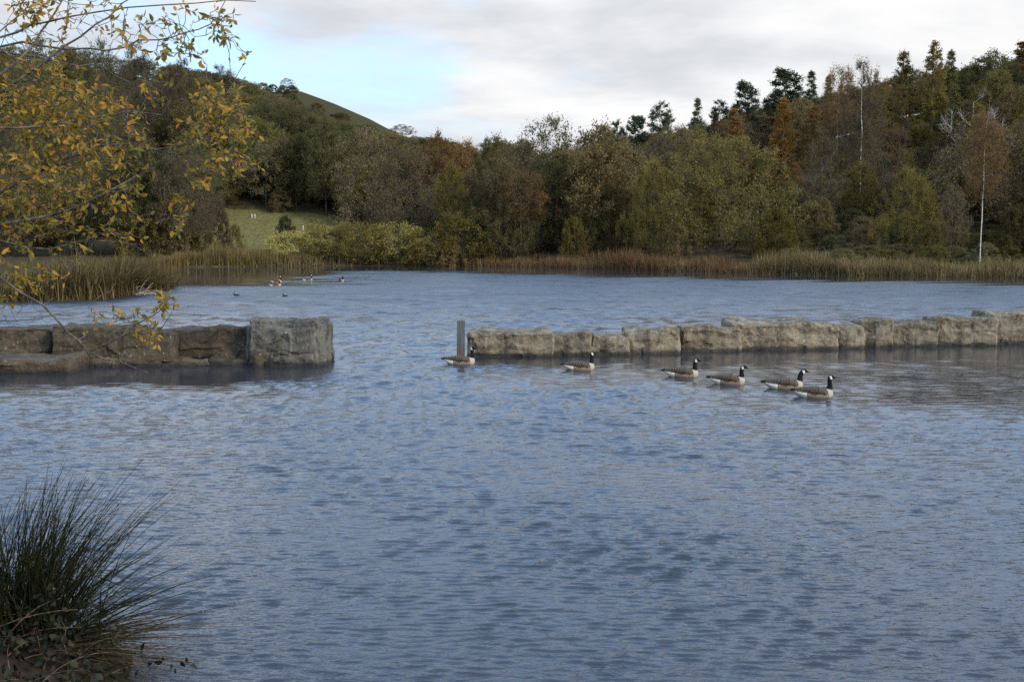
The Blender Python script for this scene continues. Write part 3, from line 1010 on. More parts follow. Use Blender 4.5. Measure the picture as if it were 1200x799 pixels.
def reed_bed(name, label, pts, depth, n, h0, h1, wd, mat, seed, lean=0.08, bend=0.25, back=(0, 1), hfall=0.0):
    rng = np.random.default_rng(seed)
    line = shore_line(pts, 0.2)
    i = rng.integers(0, len(line), n)
    back = unit(np.array(back, float))
    dd = rng.uniform(0, 1, n) ** 1.3 * depth - 0.35
    XY = line[i] + back[None] * dd[:, None] + rng.normal(size=(n, 2)) * 0.22
    Z = np.maximum(ground_z(XY[:, 0], XY[:, 1]), -0.35) - 0.04
    clump = 0.5 + 0.5 * np.sin(XY[:, 0] * 1.1 + 2 * np.sin(XY[:, 1] * 0.7 + XY[:, 0] * 0.31)) * np.sin(XY[:, 0] * 0.37 + 1.0)
    patch = 0.84 + 0.22 * np.sin(XY[:, 0] * 0.23 + 2.2 * np.sin(XY[:, 0] * 0.061 + seed)) + 0.12 * np.sin(XY[:, 0] * 0.83 + seed)
    H = (h0 + (h1 - h0) * (0.55 * clump + 0.45 * rng.uniform(0, 1, n))) * patch
    V, F = blades(np.column_stack([XY, Z]), H, wd * rng.uniform(0.6, 1.4, n), lean, bend, rng)
    o = obj(name, make_mesh(name, V, F, [mat]))
    return tag(o, label, 'reeds', None, 'stuff')


M_GOLD = blade_mat('golden_reed', [(0.15, (0.055, 0.040, 0.014)), (0.5, (0.125, 0.092, 0.034)), (0.85, (0.210, 0.155, 0.065))])
M_TAN = blade_mat('tan_reed', [(0.2, (0.022, 0.019, 0.010)), (0.5, (0.080, 0.056, 0.024)), (0.72, (0.120, 0.088, 0.034)), (0.95, (0.240, 0.185, 0.095))])
M_RUST = blade_mat('rusty_reed', [(0.15, (0.050, 0.028, 0.014)), (0.45, (0.120, 0.066, 0.030)), (0.7, (0.155, 0.096, 0.044)), (0.95, (0.250, 0.185, 0.095))])
M_BUFF = blade_mat('buff_reed', [(0.15, (0.045, 0.036, 0.014)), (0.5, (0.130, 0.088, 0.036)), (0.9, (0.260, 0.205, 0.100))])
M_MEADOW = blade_mat('meadow_grass', [(0.2, (0.076, 0.066, 0.024)), (0.55, (0.140, 0.118, 0.044)), (0.9, (0.220, 0.172, 0.075))])

reed_bed('promontory_reeds', 'tall tan reeds drooping over the water on the near left promontory',
         [(-60, 354), (60, 352.5), (112, 351), (145, 346), (153, 341)], 7.5, 8000, 1.0, 2.6, 0.045, M_TAN, 1, 0.16, 0.55, (0, 1))
reed_bed('promontory_edge_reeds', 'dry reeds along the receding edge of the left promontory',
         [(153, 341), (158, 333), (162, 326), (166, 321)], 4.0, 2600, 0.9, 2.1, 0.045, M_TAN, 2, 0.10, 0.4, (-1, 0.35))
reed_bed('golden_reeds', 'golden reeds on the far bank below the open field, left of the willow thicket',
         [(176, 320), (215, 316), (310, 315)], 5, 5600, 0.9, 2.6, 0.045, M_GOLD, 3, 0.10, 0.4)
reed_bed('thicket_reeds', 'brown grasses along the waterline under the willow thicket',
         [(315, 315), (420, 314), (575, 315)], 3, 3600, 0.6, 1.7, 0.05, M_BUFF, 4, 0.10, 0.35)
reed_bed('rusty_reeds', 'rust orange reeds along the far shore under the willows',
         [(570, 315), (640, 316.5), (700, 318.5), (770, 320.5), (850, 322.5), (905, 324)], 5, 9000, 0.6, 2.1, 0.042, M_RUST, 5, 0.13, 0.5)
reed_bed('buff_reeds', 'buff and green reeds along the far shore under the white birch',
         [(900, 323.5), (1000, 326), (1100, 327.5), (1200, 329), (1300, 331)], 6, 9500, 0.5, 2.2, 0.04, M_BUFF, 6, 0.17, 0.6)


def meadow(name, label, n, px0, px1, d0, d1, h, seed):
    rng = np.random.default_rng(seed)
    D = rng.uniform(d0, d1, n)
    X = (rng.uniform(px0, px1, n) - 600) / 1200 * D
    Z = ground_z(X, D)
    V, F = blades(np.column_stack([X, D, Z]), h * rng.uniform(0.4, 1.3, n), np.full(n, 0.07), 0.2, 0.4, rng, 2)
    return tag(obj(name, make_mesh(name, V, F, [M_MEADOW])), label, 'grass', None, 'stuff')


meadow('meadow_grass', 'short rough grass on the open field left of centre', 9000, 235, 425, 110, 173, 0.35, 7)
meadow('bank_grass', 'rough grass on the slope behind the right-hand reeds', 5000, 930, 1260, 84, 104, 0.6, 8)


# ------------------------------------------------------------------ stone causeway
def stone_mat(name, base, dark, warm):
    m, t = new_mat(name)
    co = t.n('ShaderNodeTexCoord').outputs['Object']
    pos = t.n('ShaderNodeNewGeometry').outputs['Position']
    info = t.n('ShaderNodeObjectInfo').outputs['Random']
    big = t.noise(co, 1.7, 6.0, 0.65)
    fine = t.noise(co, 11.0, 6.0, 0.7)
    grain = t.noise(co, 60.0, 3.0, 0.6)
    c = t.mix(t.smooth(big, 0.40, 0.60), rgba(dark), rgba(base))
    c = t.mix(t.smooth(fine, 0.48, 0.72), c, rgba(warm))
    # pale lichen rosettes and dark pits
    vor = t.n('ShaderNodeTexVoronoi', {'Vector': t.mapping(co, (1, 1, 1)), 'Scale': 12.0, 'Randomness': 1.0})
    lich = t.math('MULTIPLY', t.smooth(vor.outputs[0], 0.26, 0.12), t.smooth(fine, 0.46, 0.56))
    lich = t.math('MULTIPLY', lich, t.smooth(t.noise(co, 1.1, 4.0, 0.7), 0.46, 0.60))
    c = t.mix(t.math('MULTIPLY', lich, 0.65), c, rgba((0.36, 0.35, 0.29)))
    pits = t.smooth(t.noise(co, 5.0, 6.0, 0.75), 0.36, 0.28)
    c = t.mix(t.math('MULTIPLY', pits, 0.75), c, rgba((0.035, 0.030, 0.024)))
    moss = t.math('MULTIPLY', t.smooth(t.noise(co, 2.6, 5.0, 0.7), 0.56, 0.70), 0.45)
    c = t.mix(moss, c, rgba((0.085, 0.082, 0.034)))
    # splash zone: stone stays wet and algae dark just above the water
    sz = t.n('ShaderNodeSeparateXYZ', {0: pos}).outputs[2]
    wet = t.smooth(t.math('ADD', sz, t.math('MULTIPLY', t.math('SUBTRACT', big, 0.5), 0.18)), 0.16, 0.05)
    c = t.mix(t.math('MULTIPLY', wet, 0.85), c, rgba((0.022, 0.019, 0.015)))
    hs = t.n('ShaderNodeHueSaturation', {'Color': c, 'Value': t.math('ADD', 0.8, t.math('MULTIPLY', info, 0.4))})
    hgt = t.math('ADD', t.math('MULTIPLY', fine, 1.0), t.math('MULTIPLY', grain, 0.25))
    bp = t.n('ShaderNodeBump', {'Strength': 1.0, 'Distance': 0.035, 'Height': hgt})
    d = t.n('ShaderNodeBsdfPrincipled', {'Base Color': hs.outputs[0], 'Roughness': 0.88, 'Specular IOR Level': 0.25, 'Normal': bp.outputs[0]})
    t.n('ShaderNodeOutputMaterial', {'Surface': d.outputs[0]})
    return m


M_STONE_R = stone_mat('buff_stone', (0.164, 0.132, 0.088), (0.064, 0.050, 0.032), (0.227, 0.185, 0.125))
M_STONE_L = stone_mat('brown_stone', (0.062, 0.045, 0.027), (0.031, 0.022, 0.013), (0.088, 0.063, 0.038))
M_STONE_E = stone_mat('grey_stone', (0.113, 0.104, 0.080), (0.045, 0.039, 0.030), (0.162, 0.150, 0.116))


def make_stone(x0, x1, y0, y1, z0, ztl, ztr, mat, seed, rough=0.045, taper=0.03, label=None, skew=0.0, back=0.0, rnd=0.055):
    """a quarried block: box with chipped, uneven faces and worn arrises. ztl / ztr: top height at its two ends"""
    x0, x1 = x0 + 0.004, x1 - 0.004
    L, D = x1 - x0, y1 - y0
    Hm = max(ztl, ztr) - z0
    res = 0.055
    nx, ny, nz = max(6, int(L / res)), max(6, int(D / res / 1.3)), max(6, int(Hm / res))
    bm = bmesh.new()
    cache = {}

    def vert(i, j, k):
        key = (i, j, k)
        if key not in cache:
            cache[key] = bm.verts.new((i / nx, j / ny, k / nz))
        return cache[key]

    def face(fn, n, m):
        for a in range(n):
            for b in range(m):
                bm.faces.new([fn(a, b), fn(a + 1, b), fn(a + 1, b + 1), fn(a, b + 1)])
    face(lambda a, b: vert(a, 0, b), nx, nz)
    face(lambda a, b: vert(a, ny, b), nx, nz)
    face(lambda a, b: vert(0, a, b), ny, nz)
    face(lambda a, b: vert(nx, a, b), ny, nz)
    face(lambda a, b: vert(a, b, 0), nx, ny)
    face(lambda a, b: vert(a, b, nz), nx, ny)
    off = Vector((seed * 13.7, seed * 5.1, seed * 2.3))
    for v in bm.verts:
        u, q, s = v.co
        top = ztl + (ztr - ztl) * u + back * q + 0.07 * mnoise.noise(Vector((u * L * 1.6, q * 1.2, seed * 3.3)))
        p = Vector((u * L, q * D, z0 + s * (top - z0)))
        c = Vector((L / 2, D / 2, z0 + Hm / 2))
        # round the arrises: pull points near edges inward
        e = [min(u * L, (1 - u) * L), min(q * D, (1 - q) * D), min(s, 1 - s) * Hm]
        chip = mnoise.noise(p * 1.3 + off) * 0.5 + 0.6
        rr = rnd * (0.45 + chip)
        es = sorted(e)
        pull = max(0.0, rr - es[1]) / rr if es[1] < rr else 0.0
        if pull > 0:
            p = p + (c - p).normalized() * (pull ** 1.6) * rr * 0.75
        p.x += (p.z - z0 - Hm / 2) * taper * (1 if u < 0.5 else -1) * abs(2 * u - 1)
        p.y += (s - 0.0) * skew * (1 if q < 0.5 else 0.3)
        nn = mnoise.noise_vector(p * 1.15 + off) * rough * 1.5 + mnoise.noise_vector(p * 3.4 + off) * rough * 0.8 + mnoise.noise_vector(p * 9.0 + off) * rough * 0.35
        # split facets: stepped relief as of cleaved stone
        st = mnoise.cell(p * 1.9 + off) * rough * 0.5
        nn.y += st if q < 0.1 else 0
        # cleaved facets: each patch of the face breaks off at its own slight angle
        pq = p * 2.1 + off
        f0 = mnoise.voronoi(pq)[1][0]
        fac = (pq - f0).dot(mnoise.cell_vector(f0 * 7.3) - Vector((0.5, 0.5, 0.5))) * rough * 1.7
        if s > 0.9:
            nn.z += fac * 0.5
        elif q < 0.1 or q > 0.9:
            nn.y += fac
        else:
            nn.x += fac
        bed = mnoise.noise(Vector((p.x * 0.9, p.y * 0.9, p.z * 7.0)) + off) * rough * 0.6
        nn.y -= bed if q < 0.1 else 0
        rdg = (0.5 - abs(mnoise.noise(p * 2.3 + off * 1.7))) * rough * 0.9
        nn.z += rdg if s > 0.9 else 0
        nn.y -= rdg if q < 0.1 else 0
        v.co = p + nn + Vector((x0, y0, 0))
    bmesh.ops.recalc_face_normals(bm, faces=bm.faces)
    cx, cy = (x0 + x1) / 2, (y0 + y1) / 2
    yaw = mnoise.noise(Vector((seed * 7.1, 0.3, 0.2))) * 0.12
    for v in bm.verts:
        v.co.x -= cx
        v.co.y -= cy
    me = bpy.data.meshes.new('stone')
    bm.to_mesh(me)
    bm.free()
    me.materials.append(mat)
    me.polygons.foreach_set('use_smooth', np.zeros(len(me.polygons), bool))
    o = obj('stone_block', me, None, (cx, cy, 0))
    o.rotation_euler = (yaw * 0.3, 0, yaw)
    return tag(o, label, 'stone', 'stone blocks of the causeway')


def stone_px(pl, pr, tl, tr, base_l, base_r, mat, seed, label, depth=1.0, zb=-0.45, **kw):
    """left and right edge px, top py at both ends, waterline py at both ends (front face foot)"""
    a, b = on_z(pl, base_l), on_z(pr, base_r)
    y = (a.y + b.y) / 2
    zl, zr = at_y(pl, tl, y).z, at_y(pr, tr, y).z
    return make_stone(a.x, b.x, y, y + depth, zb, zl, zr, mat, seed, label=label, **kw)


RIGHT = [
    (547, 648, 389, 389, 419, 417.5, 'long block beside the wooden post, first of the right-hand causeway', {'depth': 1.1}),
    (646, 694, 393, 392, 417, 416.5, 'low pale block right of the block beside the post', {}),
    (690, 738, 392, 395, 416.5, 415.5, 'sloping cracked block with a slanting right edge in the low stretch of the causeway', {'taper': 0.16}),
    (732, 797, 387, 385, 415.5, 414, 'dark pitted block between the sloping cracked block and the rounded pale block', {}),
    (794, 870, 384, 386, 413, 411.5, 'rounded pale block just left of the highest step in the causeway top', {'rnd': 0.15}),
    (856, 982, 377, 381, 411, 409, 'longest right-hand block, raised at its left end above the rounded pale block', {'depth': 1.2}),
    (978, 1012, 384, 380, 409, 408, 'small pale block wedged beside the longest block', {'rnd': 0.18}),
    (1008, 1046, 377, 376, 408, 407, 'upright buff block between the small wedged block and the dark cracked joint', {}),
    (1043, 1098, 379, 379, 407, 406, 'streaked brown block with diagonal cracks right of the dark joint', {}),
    (1094, 1166, 374, 372, 406, 404.5, 'broad buff block next to the last tall block', {}),
    (1163, 1262, 368, 368, 404.5, 402.5, 'tall flat-topped block where the causeway leaves the view', {'depth': 1.3}),
    (1260, 1352, 371, 369, 402.5, 401, 'buff block just beyond the tall flat-topped block', {}),
    (1350, 1470, 367, 365, 401, 399, 'long buff block second beyond the tall flat-topped block', {}),
    (1468, 1580, 364, 365, 399, 397, 'buff block nearest the right bank, last of the causeway', {}),
]
for i, (pl, pr, tl, tr, bl, br, lb, kw) in enumerate(RIGHT):
    k = dict(depth=1.0)
    k.update(kw)
    dp = k.pop('depth')
    stone_px(pl, pr, tl, tr, bl, br, M_STONE_R, 3 + i * 1.7, lb, dp, **k)

# the left arm: two long blocks carried on low footing stones, the end boulder, and the slabs at the left
stone_px(284, 380, 375, 377, 429.5, 429, M_STONE_E, 41, 'big grey rounded boulder ending the left arm of the causeway', 1.5, -0.5, rnd=0.24, rough=0.055)
stone_px(197, 309, 388, 384, 428, 426, M_STONE_L, 42.3, 'long brown block leaning against the big grey boulder', 1.1, 0.10, skew=0.08)
stone_px(60, 203, 382, 390, 429, 429, M_STONE_L, 43.1, 'longest brown block of the left arm, under the hanging twig', 1.15, 0.12, skew=0.08, taper=-0.03)
stone_px(-60, 60, 387, 386, 426, 426, M_STONE_L, 44.9, 'upper brown block cut by the left edge of the view', 1.1, 0.02)
stone_px(-70, 80, 422, 422, 438, 438, M_STONE_L, 45.6, 'low flat slab at the waterline under the upper brown block', 1.4, -0.4, rnd=0.08)
for (pl, pr, tp, bs, sd, lb) in ((78, 142, 421, 430, 51, 'dark wet footing stone under the left part of the longest brown block'),
                                 (137, 190, 421, 429.5, 52, 'dark wet footing stone under the right part of the longest brown block'),
                                 (186, 244, 421, 429, 53, 'dark wet footing stone under the joint of the two long brown blocks'),
                                 (240, 298, 420, 428.5, 54, 'dark wet footing stone under the block leaning on the grey boulder'),
                                 (293, 308, 413, 430, 55, 'narrow dark stone wedged at the foot of the grey boulder')):
    stone_px(pl, pr, tp, tp, bs, bs, M_STONE_L, sd, lb, 0.7, -0.45, rnd=0.1)


def timber_post():
    m, t = new_mat('weathered_post_timber')
    co = t.n('ShaderNodeTexCoord').outputs['Object']
    g = t.noise(t.mapping(co, (14, 14, 0.9)), 1.5, 5.0, 0.65)
    c = t.mix(t.smooth(g, 0.35, 0.65), rgba((0.036, 0.042, 0.038)), rgba((0.095, 0.105, 0.096)))
    z = t.n('ShaderNodeSeparateXYZ', {0: co}).outputs[2]
    c = t.mix(t.math('MULTIPLY', t.smooth(t.math('ADD', z, t.math('MULTIPLY', g, 0.25)), 0.62, 0.30), 0.75), c, rgba((0.070, 0.042, 0.024)))
    bp = t.n('ShaderNodeBump', {'Strength': 0.6, 'Distance': 0.01, 'Height': g})
    p = t.n('ShaderNodeBsdfPrincipled', {'Base Color': c, 'Roughness': 0.85, 'Normal': bp.outputs[0]})
    t.n('ShaderNodeOutputMaterial', {'Surface': p.outputs[0]})
    b = on_z(540, 420.5)
    top = at_y(540, 375.5, b.y).z
    bm = bmesh.new()
    bmesh.ops.create_cube(bm, size=1.0)
    for v in bm.verts:
        v.co = Vector((v.co.x * 0.2, v.co.y * 0.2, -0.7 + (v.co.z + 0.5) * (top + 0.7)))
    bmesh.ops.bevel(bm, geom=list(bm.edges), offset=0.012, segments=2, affect='EDGES')
    ed = [e for e in bm.edges if abs(e.verts[0].co.z - e.verts[1].co.z) > 0.5]
    bmesh.ops.subdivide_edges(bm, edges=ed, cuts=8, use_grid_fill=True)
    for v in bm.verts:
        v.co += mnoise.noise_vector(v.co * 3.0) * 0.008
        v.co.x += v.co.z * 0.012
    me = bpy.data.meshes.new('mooring_post')
    bm.to_mesh(me)
    bm.free()
    me.materials.append(m)
    tag(obj('timber_post', me, None, (b.x, b.y, 0)), 'square weathered timber post standing in the water at the causeway gap', 'post')


timber_post()


def marker_posts():
    m, t = new_mat('white_painted_wood')
    nz = t.noise(t.n('ShaderNodeTexCoord').outputs['Object'], 6.0, 4.0, 0.6)
    c = t.mix(nz, rgba((0.40, 0.39, 0.35)), rgba((0.55, 0.54, 0.50)))
    p = t.n('ShaderNodeBsdfPrincipled', {'Base Color': c, 'Roughness': 0.7})
    t.n('ShaderNodeOutputMaterial', {'Surface': p.outputs[0]})
    bm = bmesh.new()
    bmesh.ops.create_cube(bm, size=1.0)
    for v in bm.verts:
        v.co = Vector((v.co.x * 0.13, v.co.y * 0.13, v.co.z * 0.8 + 0.2))
    topf = [f for f in bm.faces if f.normal.z > 0.5]
    r = bmesh.ops.inset_region(bm, faces=topf, thickness=0.03)
    for f in topf:
        for v in f.verts:
            v.co.z += 0.1
    bmesh.ops.bevel(bm, geom=list(bm.edges), offset=0.012, segments=1, affect='EDGES')
    me = bpy.data.meshes.new('marker_post')
    bm.to_mesh(me)
    bm.free()
    me.materials.append(m)
    for px, y, lb in ((299, 169, 'short white post on the open field, nearer the plum bush'), (302.5, 169, 'short white post close beside its twin on the open field, nearer the round brown bush'),
                      (358, 164, 'lone short white post on the field behind the willow thicket')):
        x = x_at(px, y)
        tag(obj('marker_post', me, None, (x, y, gz(x, y))), lb, 'post', 'white posts on the field')


marker_posts()


# ------------------------------------------------------------------ geese and ducks
def plain(name, c1, c2, scale=20.0, rough=0.6):
    m, t = new_mat(name)
    nz = t.noise(t.n('ShaderNodeTexCoord').outputs['Object'], scale, 4.0, 0.6)
    c = t.mix(nz, rgba(c1), rgba(c2))
    p = t.n('ShaderNodeBsdfPrincipled', {'Base Color': c, 'Roughness': rough, 'Specular IOR Level': 0.15})
    t.n('ShaderNodeOutputMaterial', {'Surface': p.outputs[0]})
    return m


def barred(name, dark, light, edge):
    """wing and flank feathers: rows of pale-edged feathers"""
    m, t = new_mat(name)
    co = t.n('ShaderNodeTexCoord').outputs['Object']
    wv = t.n('ShaderNodeTexWave', {'Vector': t.mapping(co, (1, 0.5, 0.75), (0, 0, 0), (0, R(-28), 0)), 'Scale': 6.5, 'Distortion': 2.2, 'Detail': 2.0,
                                   'Detail Scale': 3.0}, wave_type='BANDS', bands_direction='X')
    nz = t.noise(co, 14.0, 3.0, 0.6)
    c = t.mix(nz, rgba(dark), rgba(light))
    c = t.mix(t.math('MULTIPLY', t.smooth(wv.outputs['Fac'], 0.62, 0.92), 0.5), c, rgba(edge))
    p = t.n('ShaderNodeBsdfPrincipled', {'Base Color': c, 'Roughness': 0.75, 'Specular IOR Level': 0.2})
    t.n('ShaderNodeOutputMaterial', {'Surface': p.outputs[0]})
    return m


GM = [barred('goose_wing_feathers', (0.026, 0.018, 0.012), (0.056, 0.040, 0.027), (0.125, 0.096, 0.068)),
      barred('goose_flank_feathers', (0.105, 0.078, 0.056), (0.175, 0.132, 0.096), (0.25, 0.20, 0.15)),
      plain('goose_white_feathers', (0.46, 0.44, 0.37), (0.60, 0.57, 0.50)),
      plain('goose_black_feathers', (0.004, 0.004, 0.0045), (0.010, 0.0095, 0.0095), 20.0, 0.85),
      plain('goose_breast_feathers', (0.21, 0.18, 0.14), (0.36, 0.32, 0.26))]


def ring_loft(bm, rings, seg=20):
    prev = None
    for (x, hw, zc, hh) in rings:
        cur = []
        for k in range(seg):
            a = 2 * math.pi * k / seg
            cur.append(bm.verts.new((x, hw * math.cos(a), zc + hh * math.sin(a))))
        if prev:
            for k in range(seg):
                bm.faces.new([prev[k], prev[(k + 1) % seg], cur[(k + 1) % seg], cur[k]])
        else:
            bm.faces.new(cur[::-1])
        prev = cur
    bm.faces.new(prev)


def tube_path(bm, pts, seg=14):
    prev = None
    n = len(pts)
    for i, (p, r) in enumerate(pts):
        p = Vector(p)
        d = (Vector(pts[min(n - 1, i + 1)][0]) - Vector(pts[max(0, i - 1)][0])).normalized()
        s = d.cross(Vector((0, 1, 0)))
        if s.length < 1e-4:
            s = Vector((0, 0, 1))
        s.normalize()
        q = d.cross(s)
        cur = [bm.verts.new(p + (s * math.cos(2 * math.pi * k / seg) + q * math.sin(2 * math.pi * k / seg)) * r) for k in range(seg)]
        if prev:
            for k in range(seg):
                bm.faces.new([prev[k], prev[(k + 1) % seg], cur[(k + 1) % seg], cur[k]])
        else:
            bm.faces.new(cur[::-1])
        prev = cur
    bm.faces.new(prev)


def fuse(bm, voxel, smooth_it=3):
    """melt overlapping closed shapes into one continuous surface"""
    bmesh.ops.recalc_face_normals(bm, faces=bm.faces)
    me = bpy.data.meshes.new('raw')
    bm.to_mesh(me)
    bm.free()
    o = bpy.data.objects.new('raw', me)
    COL.objects.link(o)
    md = o.modifiers.new('r', 'REMESH')
    md.mode = 'VOXEL'
    md.voxel_size = voxel
    sm = o.modifiers.new('s', 'SMOOTH')
    sm.factor = 0.5
    sm.iterations = smooth_it
    dg = bpy.context.evaluated_depsgraph_get()
    out = bpy.data.meshes.new_from_object(o.evaluated_get(dg))
    bpy.data.objects.remove(o)
    bpy.data.meshes.remove(me)
    return out


def goose_mesh(neck, head_dir, name):
    """neck: list of ((x,y,z), r) from breast to nape; head_dir: yaw of the bill"""
    bm = bmesh.new()
    ring_loft(bm, [(-0.50, 0.025, 0.150, 0.010), (-0.46, 0.050, 0.145, 0.018), (-0.40, 0.080, 0.132, 0.040), (-0.33, 0.112, 0.110, 0.080), (-0.22, 0.150, 0.085, 0.122),
                   (-0.08, 0.172, 0.070, 0.150), (0.06, 0.172, 0.062, 0.152), (0.18, 0.152, 0.060, 0.140), (0.27, 0.118, 0.066, 0.116), (0.325, 0.078, 0.074, 0.084),
                   (0.355, 0.030, 0.080, 0.035)], 24)
    # folded wings lie along the back and meet over the rump
    for s in (-1, 1):
        tube_path(bm, [((0.16, s * 0.11, 0.12), 0.06), ((0.05, s * 0.125, 0.145), 0.075), ((-0.12, s * 0.105, 0.150), 0.070), ((-0.28, s * 0.065, 0.158), 0.045),
                       ((-0.42, s * 0.025, 0.168), 0.020), ((-0.50, s * 0.008, 0.166), 0.010)], 14)
    tube_path(bm, neck, 16)
    hx = Vector(neck[-1][0])
    cd, sd = math.cos(head_dir), math.sin(head_dir)

    def hp(f, u):
        return (hx.x + cd * f, hx.y + sd * f, hx.z + u)
    tube_path(bm, [(hp(-0.045, 0.004), 0.022), (hp(-0.028, 0.010), 0.036), (hp(0.0, 0.014), 0.042), (hp(0.028, 0.012), 0.039), (hp(0.050, 0.004), 0.030), (hp(0.066, -0.003), 0.022),
                   (hp(0.090, -0.010), 0.016), (hp(0.112, -0.016), 0.010)], 14)
    me = fuse(bm, 0.0095, 3)
    me.name = name
    for m in GM:
        me.materials.append(m)
    n = len(me.polygons)
    C = np.empty(n * 3, np.float32)
    me.polygons.foreach_get('center', C)
    C = C.reshape(-1, 3)
    x, y, z = C.T
    idx = np.zeros(n, int)
    wing_line = 0.085 + 0.12 * np.clip((-0.1 - x), 0, 0.4) ** 1.0 + 0.02 * np.sin(x * 30)
    idx[z < wing_line] = 1
    idx[(x < -0.20) & (z < 0.118 + 0.10 * np.clip(-x - 0.24, -0.05, 0.3))] = 2
    idx[(x > 0.235 + 0.25 * np.clip(0.10 - z, -0.1, 0.02))] = 4
    idx[(x < -0.405) & (z > 0.142)] = 3
    # black stocking of the neck: everything near the neck line above the breast
    nk = [np.array(p[0]) for p in neck]
    dmin = np.full(n, 9.0)
    tmin = np.zeros(n)
    for i, (a, b) in enumerate(zip(nk[:-1], nk[1:])):
        e = b - a
        t = np.clip(((C - a) @ e) / (e @ e), 0, 1)
        d = np.linalg.norm(C - a - t[:, None] * e, axis=1)
        better = d < dmin
        dmin = np.where(better, d, dmin)
        tmin = np.where(better, i + t, tmin)
    idx[(dmin < 0.075) & (tmin > 1.15)] = 3
    lf = (x - hx.x) * cd + (y - hx.y) * sd
    ls = -(x - hx.x) * sd + (y - hx.y) * cd
    lu = z - hx.z
    near_head = (np.abs(lf) < 0.13) & (lu > -0.05) & (lu < 0.09) & (np.abs(ls) < 0.06)
    idx[near_head] = 3
    cheek = near_head & (np.abs(lf + 0.35 * lu + 0.008) < 0.022) & (lu > -0.036) & (lu < 0.030)
    idx[cheek] = 2
    me.polygons.foreach_set('material_index', idx.astype(np.int32))
    me.polygons.foreach_set('use_smooth', np.ones(n, bool))
    return me


NECK_UP = [((0.24, 0, 0.10), 0.100), ((0.280, 0, 0.165), 0.073), ((0.292, 0, 0.230), 0.053), ((0.288, 0, 0.300), 0.045), ((0.284, 0, 0.360), 0.044), ((0.300, 0, 0.412), 0.045)]
NECK_FWD = [((0.24, 0, 0.10), 0.100), ((0.285, 0, 0.155), 0.075), ((0.300, 0, 0.215), 0.055), ((0.303, 0, 0.272), 0.047), ((0.325, 0, 0.320), 0.046), ((0.368, 0, 0.348), 0.045)]
NECK_S = [((0.24, 0, 0.10), 0.100), ((0.275, 0, 0.160), 0.073), ((0.282, 0, 0.225), 0.054), ((0.275, 0, 0.290), 0.046), ((0.280, 0, 0.345), 0.045), ((0.312, 0, 0.384), 0.045)]
G_UP = goose_mesh(NECK_UP, 0.12, 'goose_upright')
G_FWD = goose_mesh(NECK_FWD, 0.0, 'goose_forward')
G_S = goose_mesh(NECK_S, -0.25, 'goose_curved')
G_BACK = goose_mesh(NECK_UP, -0.7, 'goose_glancing')


def place_bird(name, me, px, py, yaw, scale, label, cat, group):
    p = on_z(px, py)
    o = obj(name, me, None, (p.x, p.y, -0.012))
    o.rotation_euler = (0, 0, R(yaw))
    o.scale = (scale,) * 3
    return tag(o, label, cat, group)


GG = 'geese swimming in front of the right-hand causeway'
place_bird('goose', G_BACK, 540, 426.5, 4, 1.0, 'black necked goose swimming right beside the timber post', 'goose', GG)
place_bird('goose', G_UP, 680, 433, 6, 0.97, 'goose in front of the low pale block, alone between the post and the pack', 'goose', GG)
place_bird('goose', G_S, 800, 441, -4, 1.0, 'rearmost goose of the close pack, in front of the rounded pale block', 'goose', GG)
place_bird('goose', G_S, 854, 449.5, -8, 0.98, 'goose below the raised end of the longest block, second from the rear of the pack', 'goose', GG)
place_bird('goose', G_FWD, 920, 455, 3, 1.06, 'goose with its neck leaning forward, partly behind the leading goose', 'goose', GG)
place_bird('goose', G_UP, 955, 465, -2, 1.0, 'leading goose of the pack, nearest the viewer, with upright neck', 'goose', GG)
GD = 'distant geese on open water'
place_bird('goose', G_UP, 322.5, 335.5, 20, 1.0, 'nearer of the two overlapping distant geese below the willow thicket', 'goose', GD)
place_bird('goose', G_UP, 324, 331, 8, 1.0, 'farther of the two overlapping distant geese below the willow thicket', 'goose', GD)
place_bird('goose', G_UP, 360.5, 329, 25, 1.0, 'distant goose swimming alone between the overlapping pair and the goose facing us', 'goose', GD)
place_bird('goose', G_FWD, 400, 329.5, -62, 1.0, 'distant goose turned toward us, showing its white breast', 'goose', GD)


def duck_mesh():
    bm = bmesh.new()
    ring_loft(bm, [(-0.20, 0.015, 0.075, 0.010), (-0.17, 0.045, 0.062, 0.028), (-0.10, 0.080, 0.045, 0.058), (0.0, 0.092, 0.040, 0.070), (0.09, 0.078, 0.040, 0.060), (0.145, 0.045, 0.042, 0.036),
                   (0.16, 0.015, 0.045, 0.014)], 18)
    tube_path(bm, [((0.09, 0, 0.06), 0.048), ((0.115, 0, 0.11), 0.034), ((0.12, 0, 0.15), 0.032), ((0.135, 0, 0.178), 0.036), ((0.160, 0, 0.176), 0.026), ((0.185, 0, 0.168), 0.013), ((0.205, 0, 0.164), 0.006)], 14)
    me = fuse(bm, 0.009, 2)
    me.name = 'duck'
    dk = plain('dark_duck_feathers', (0.010, 0.010, 0.011), (0.028, 0.025, 0.022))
    bl = plain('duck_bill', (0.10, 0.09, 0.08), (0.16, 0.15, 0.13))
    me.materials.append(dk)
    me.materials.append(bl)
    n = len(me.polygons)
    C = np.empty(n * 3, np.float32)
    me.polygons.foreach_get('center', C)
    C = C.reshape(-1, 3)
    me.polygons.foreach_set('material_index', ((C[:, 0] > 0.178) & (C[:, 2] > 0.13)).astype(np.int32))
    me.polygons.foreach_set('use_smooth', np.ones(n, bool))
    return me


DUCK = duck_mesh()
place_bird('duck', DUCK, 277, 346.5, 175, 0.95, 'small dark duck on open water, nearer the promontory reeds', 'duck', 'dark ducks on open water')
place_bird('duck', DUCK, 334, 347.5, 160, 0.9, 'small dark duck on open water, straight below the overlapping geese', 'duck', 'dark ducks on open water')


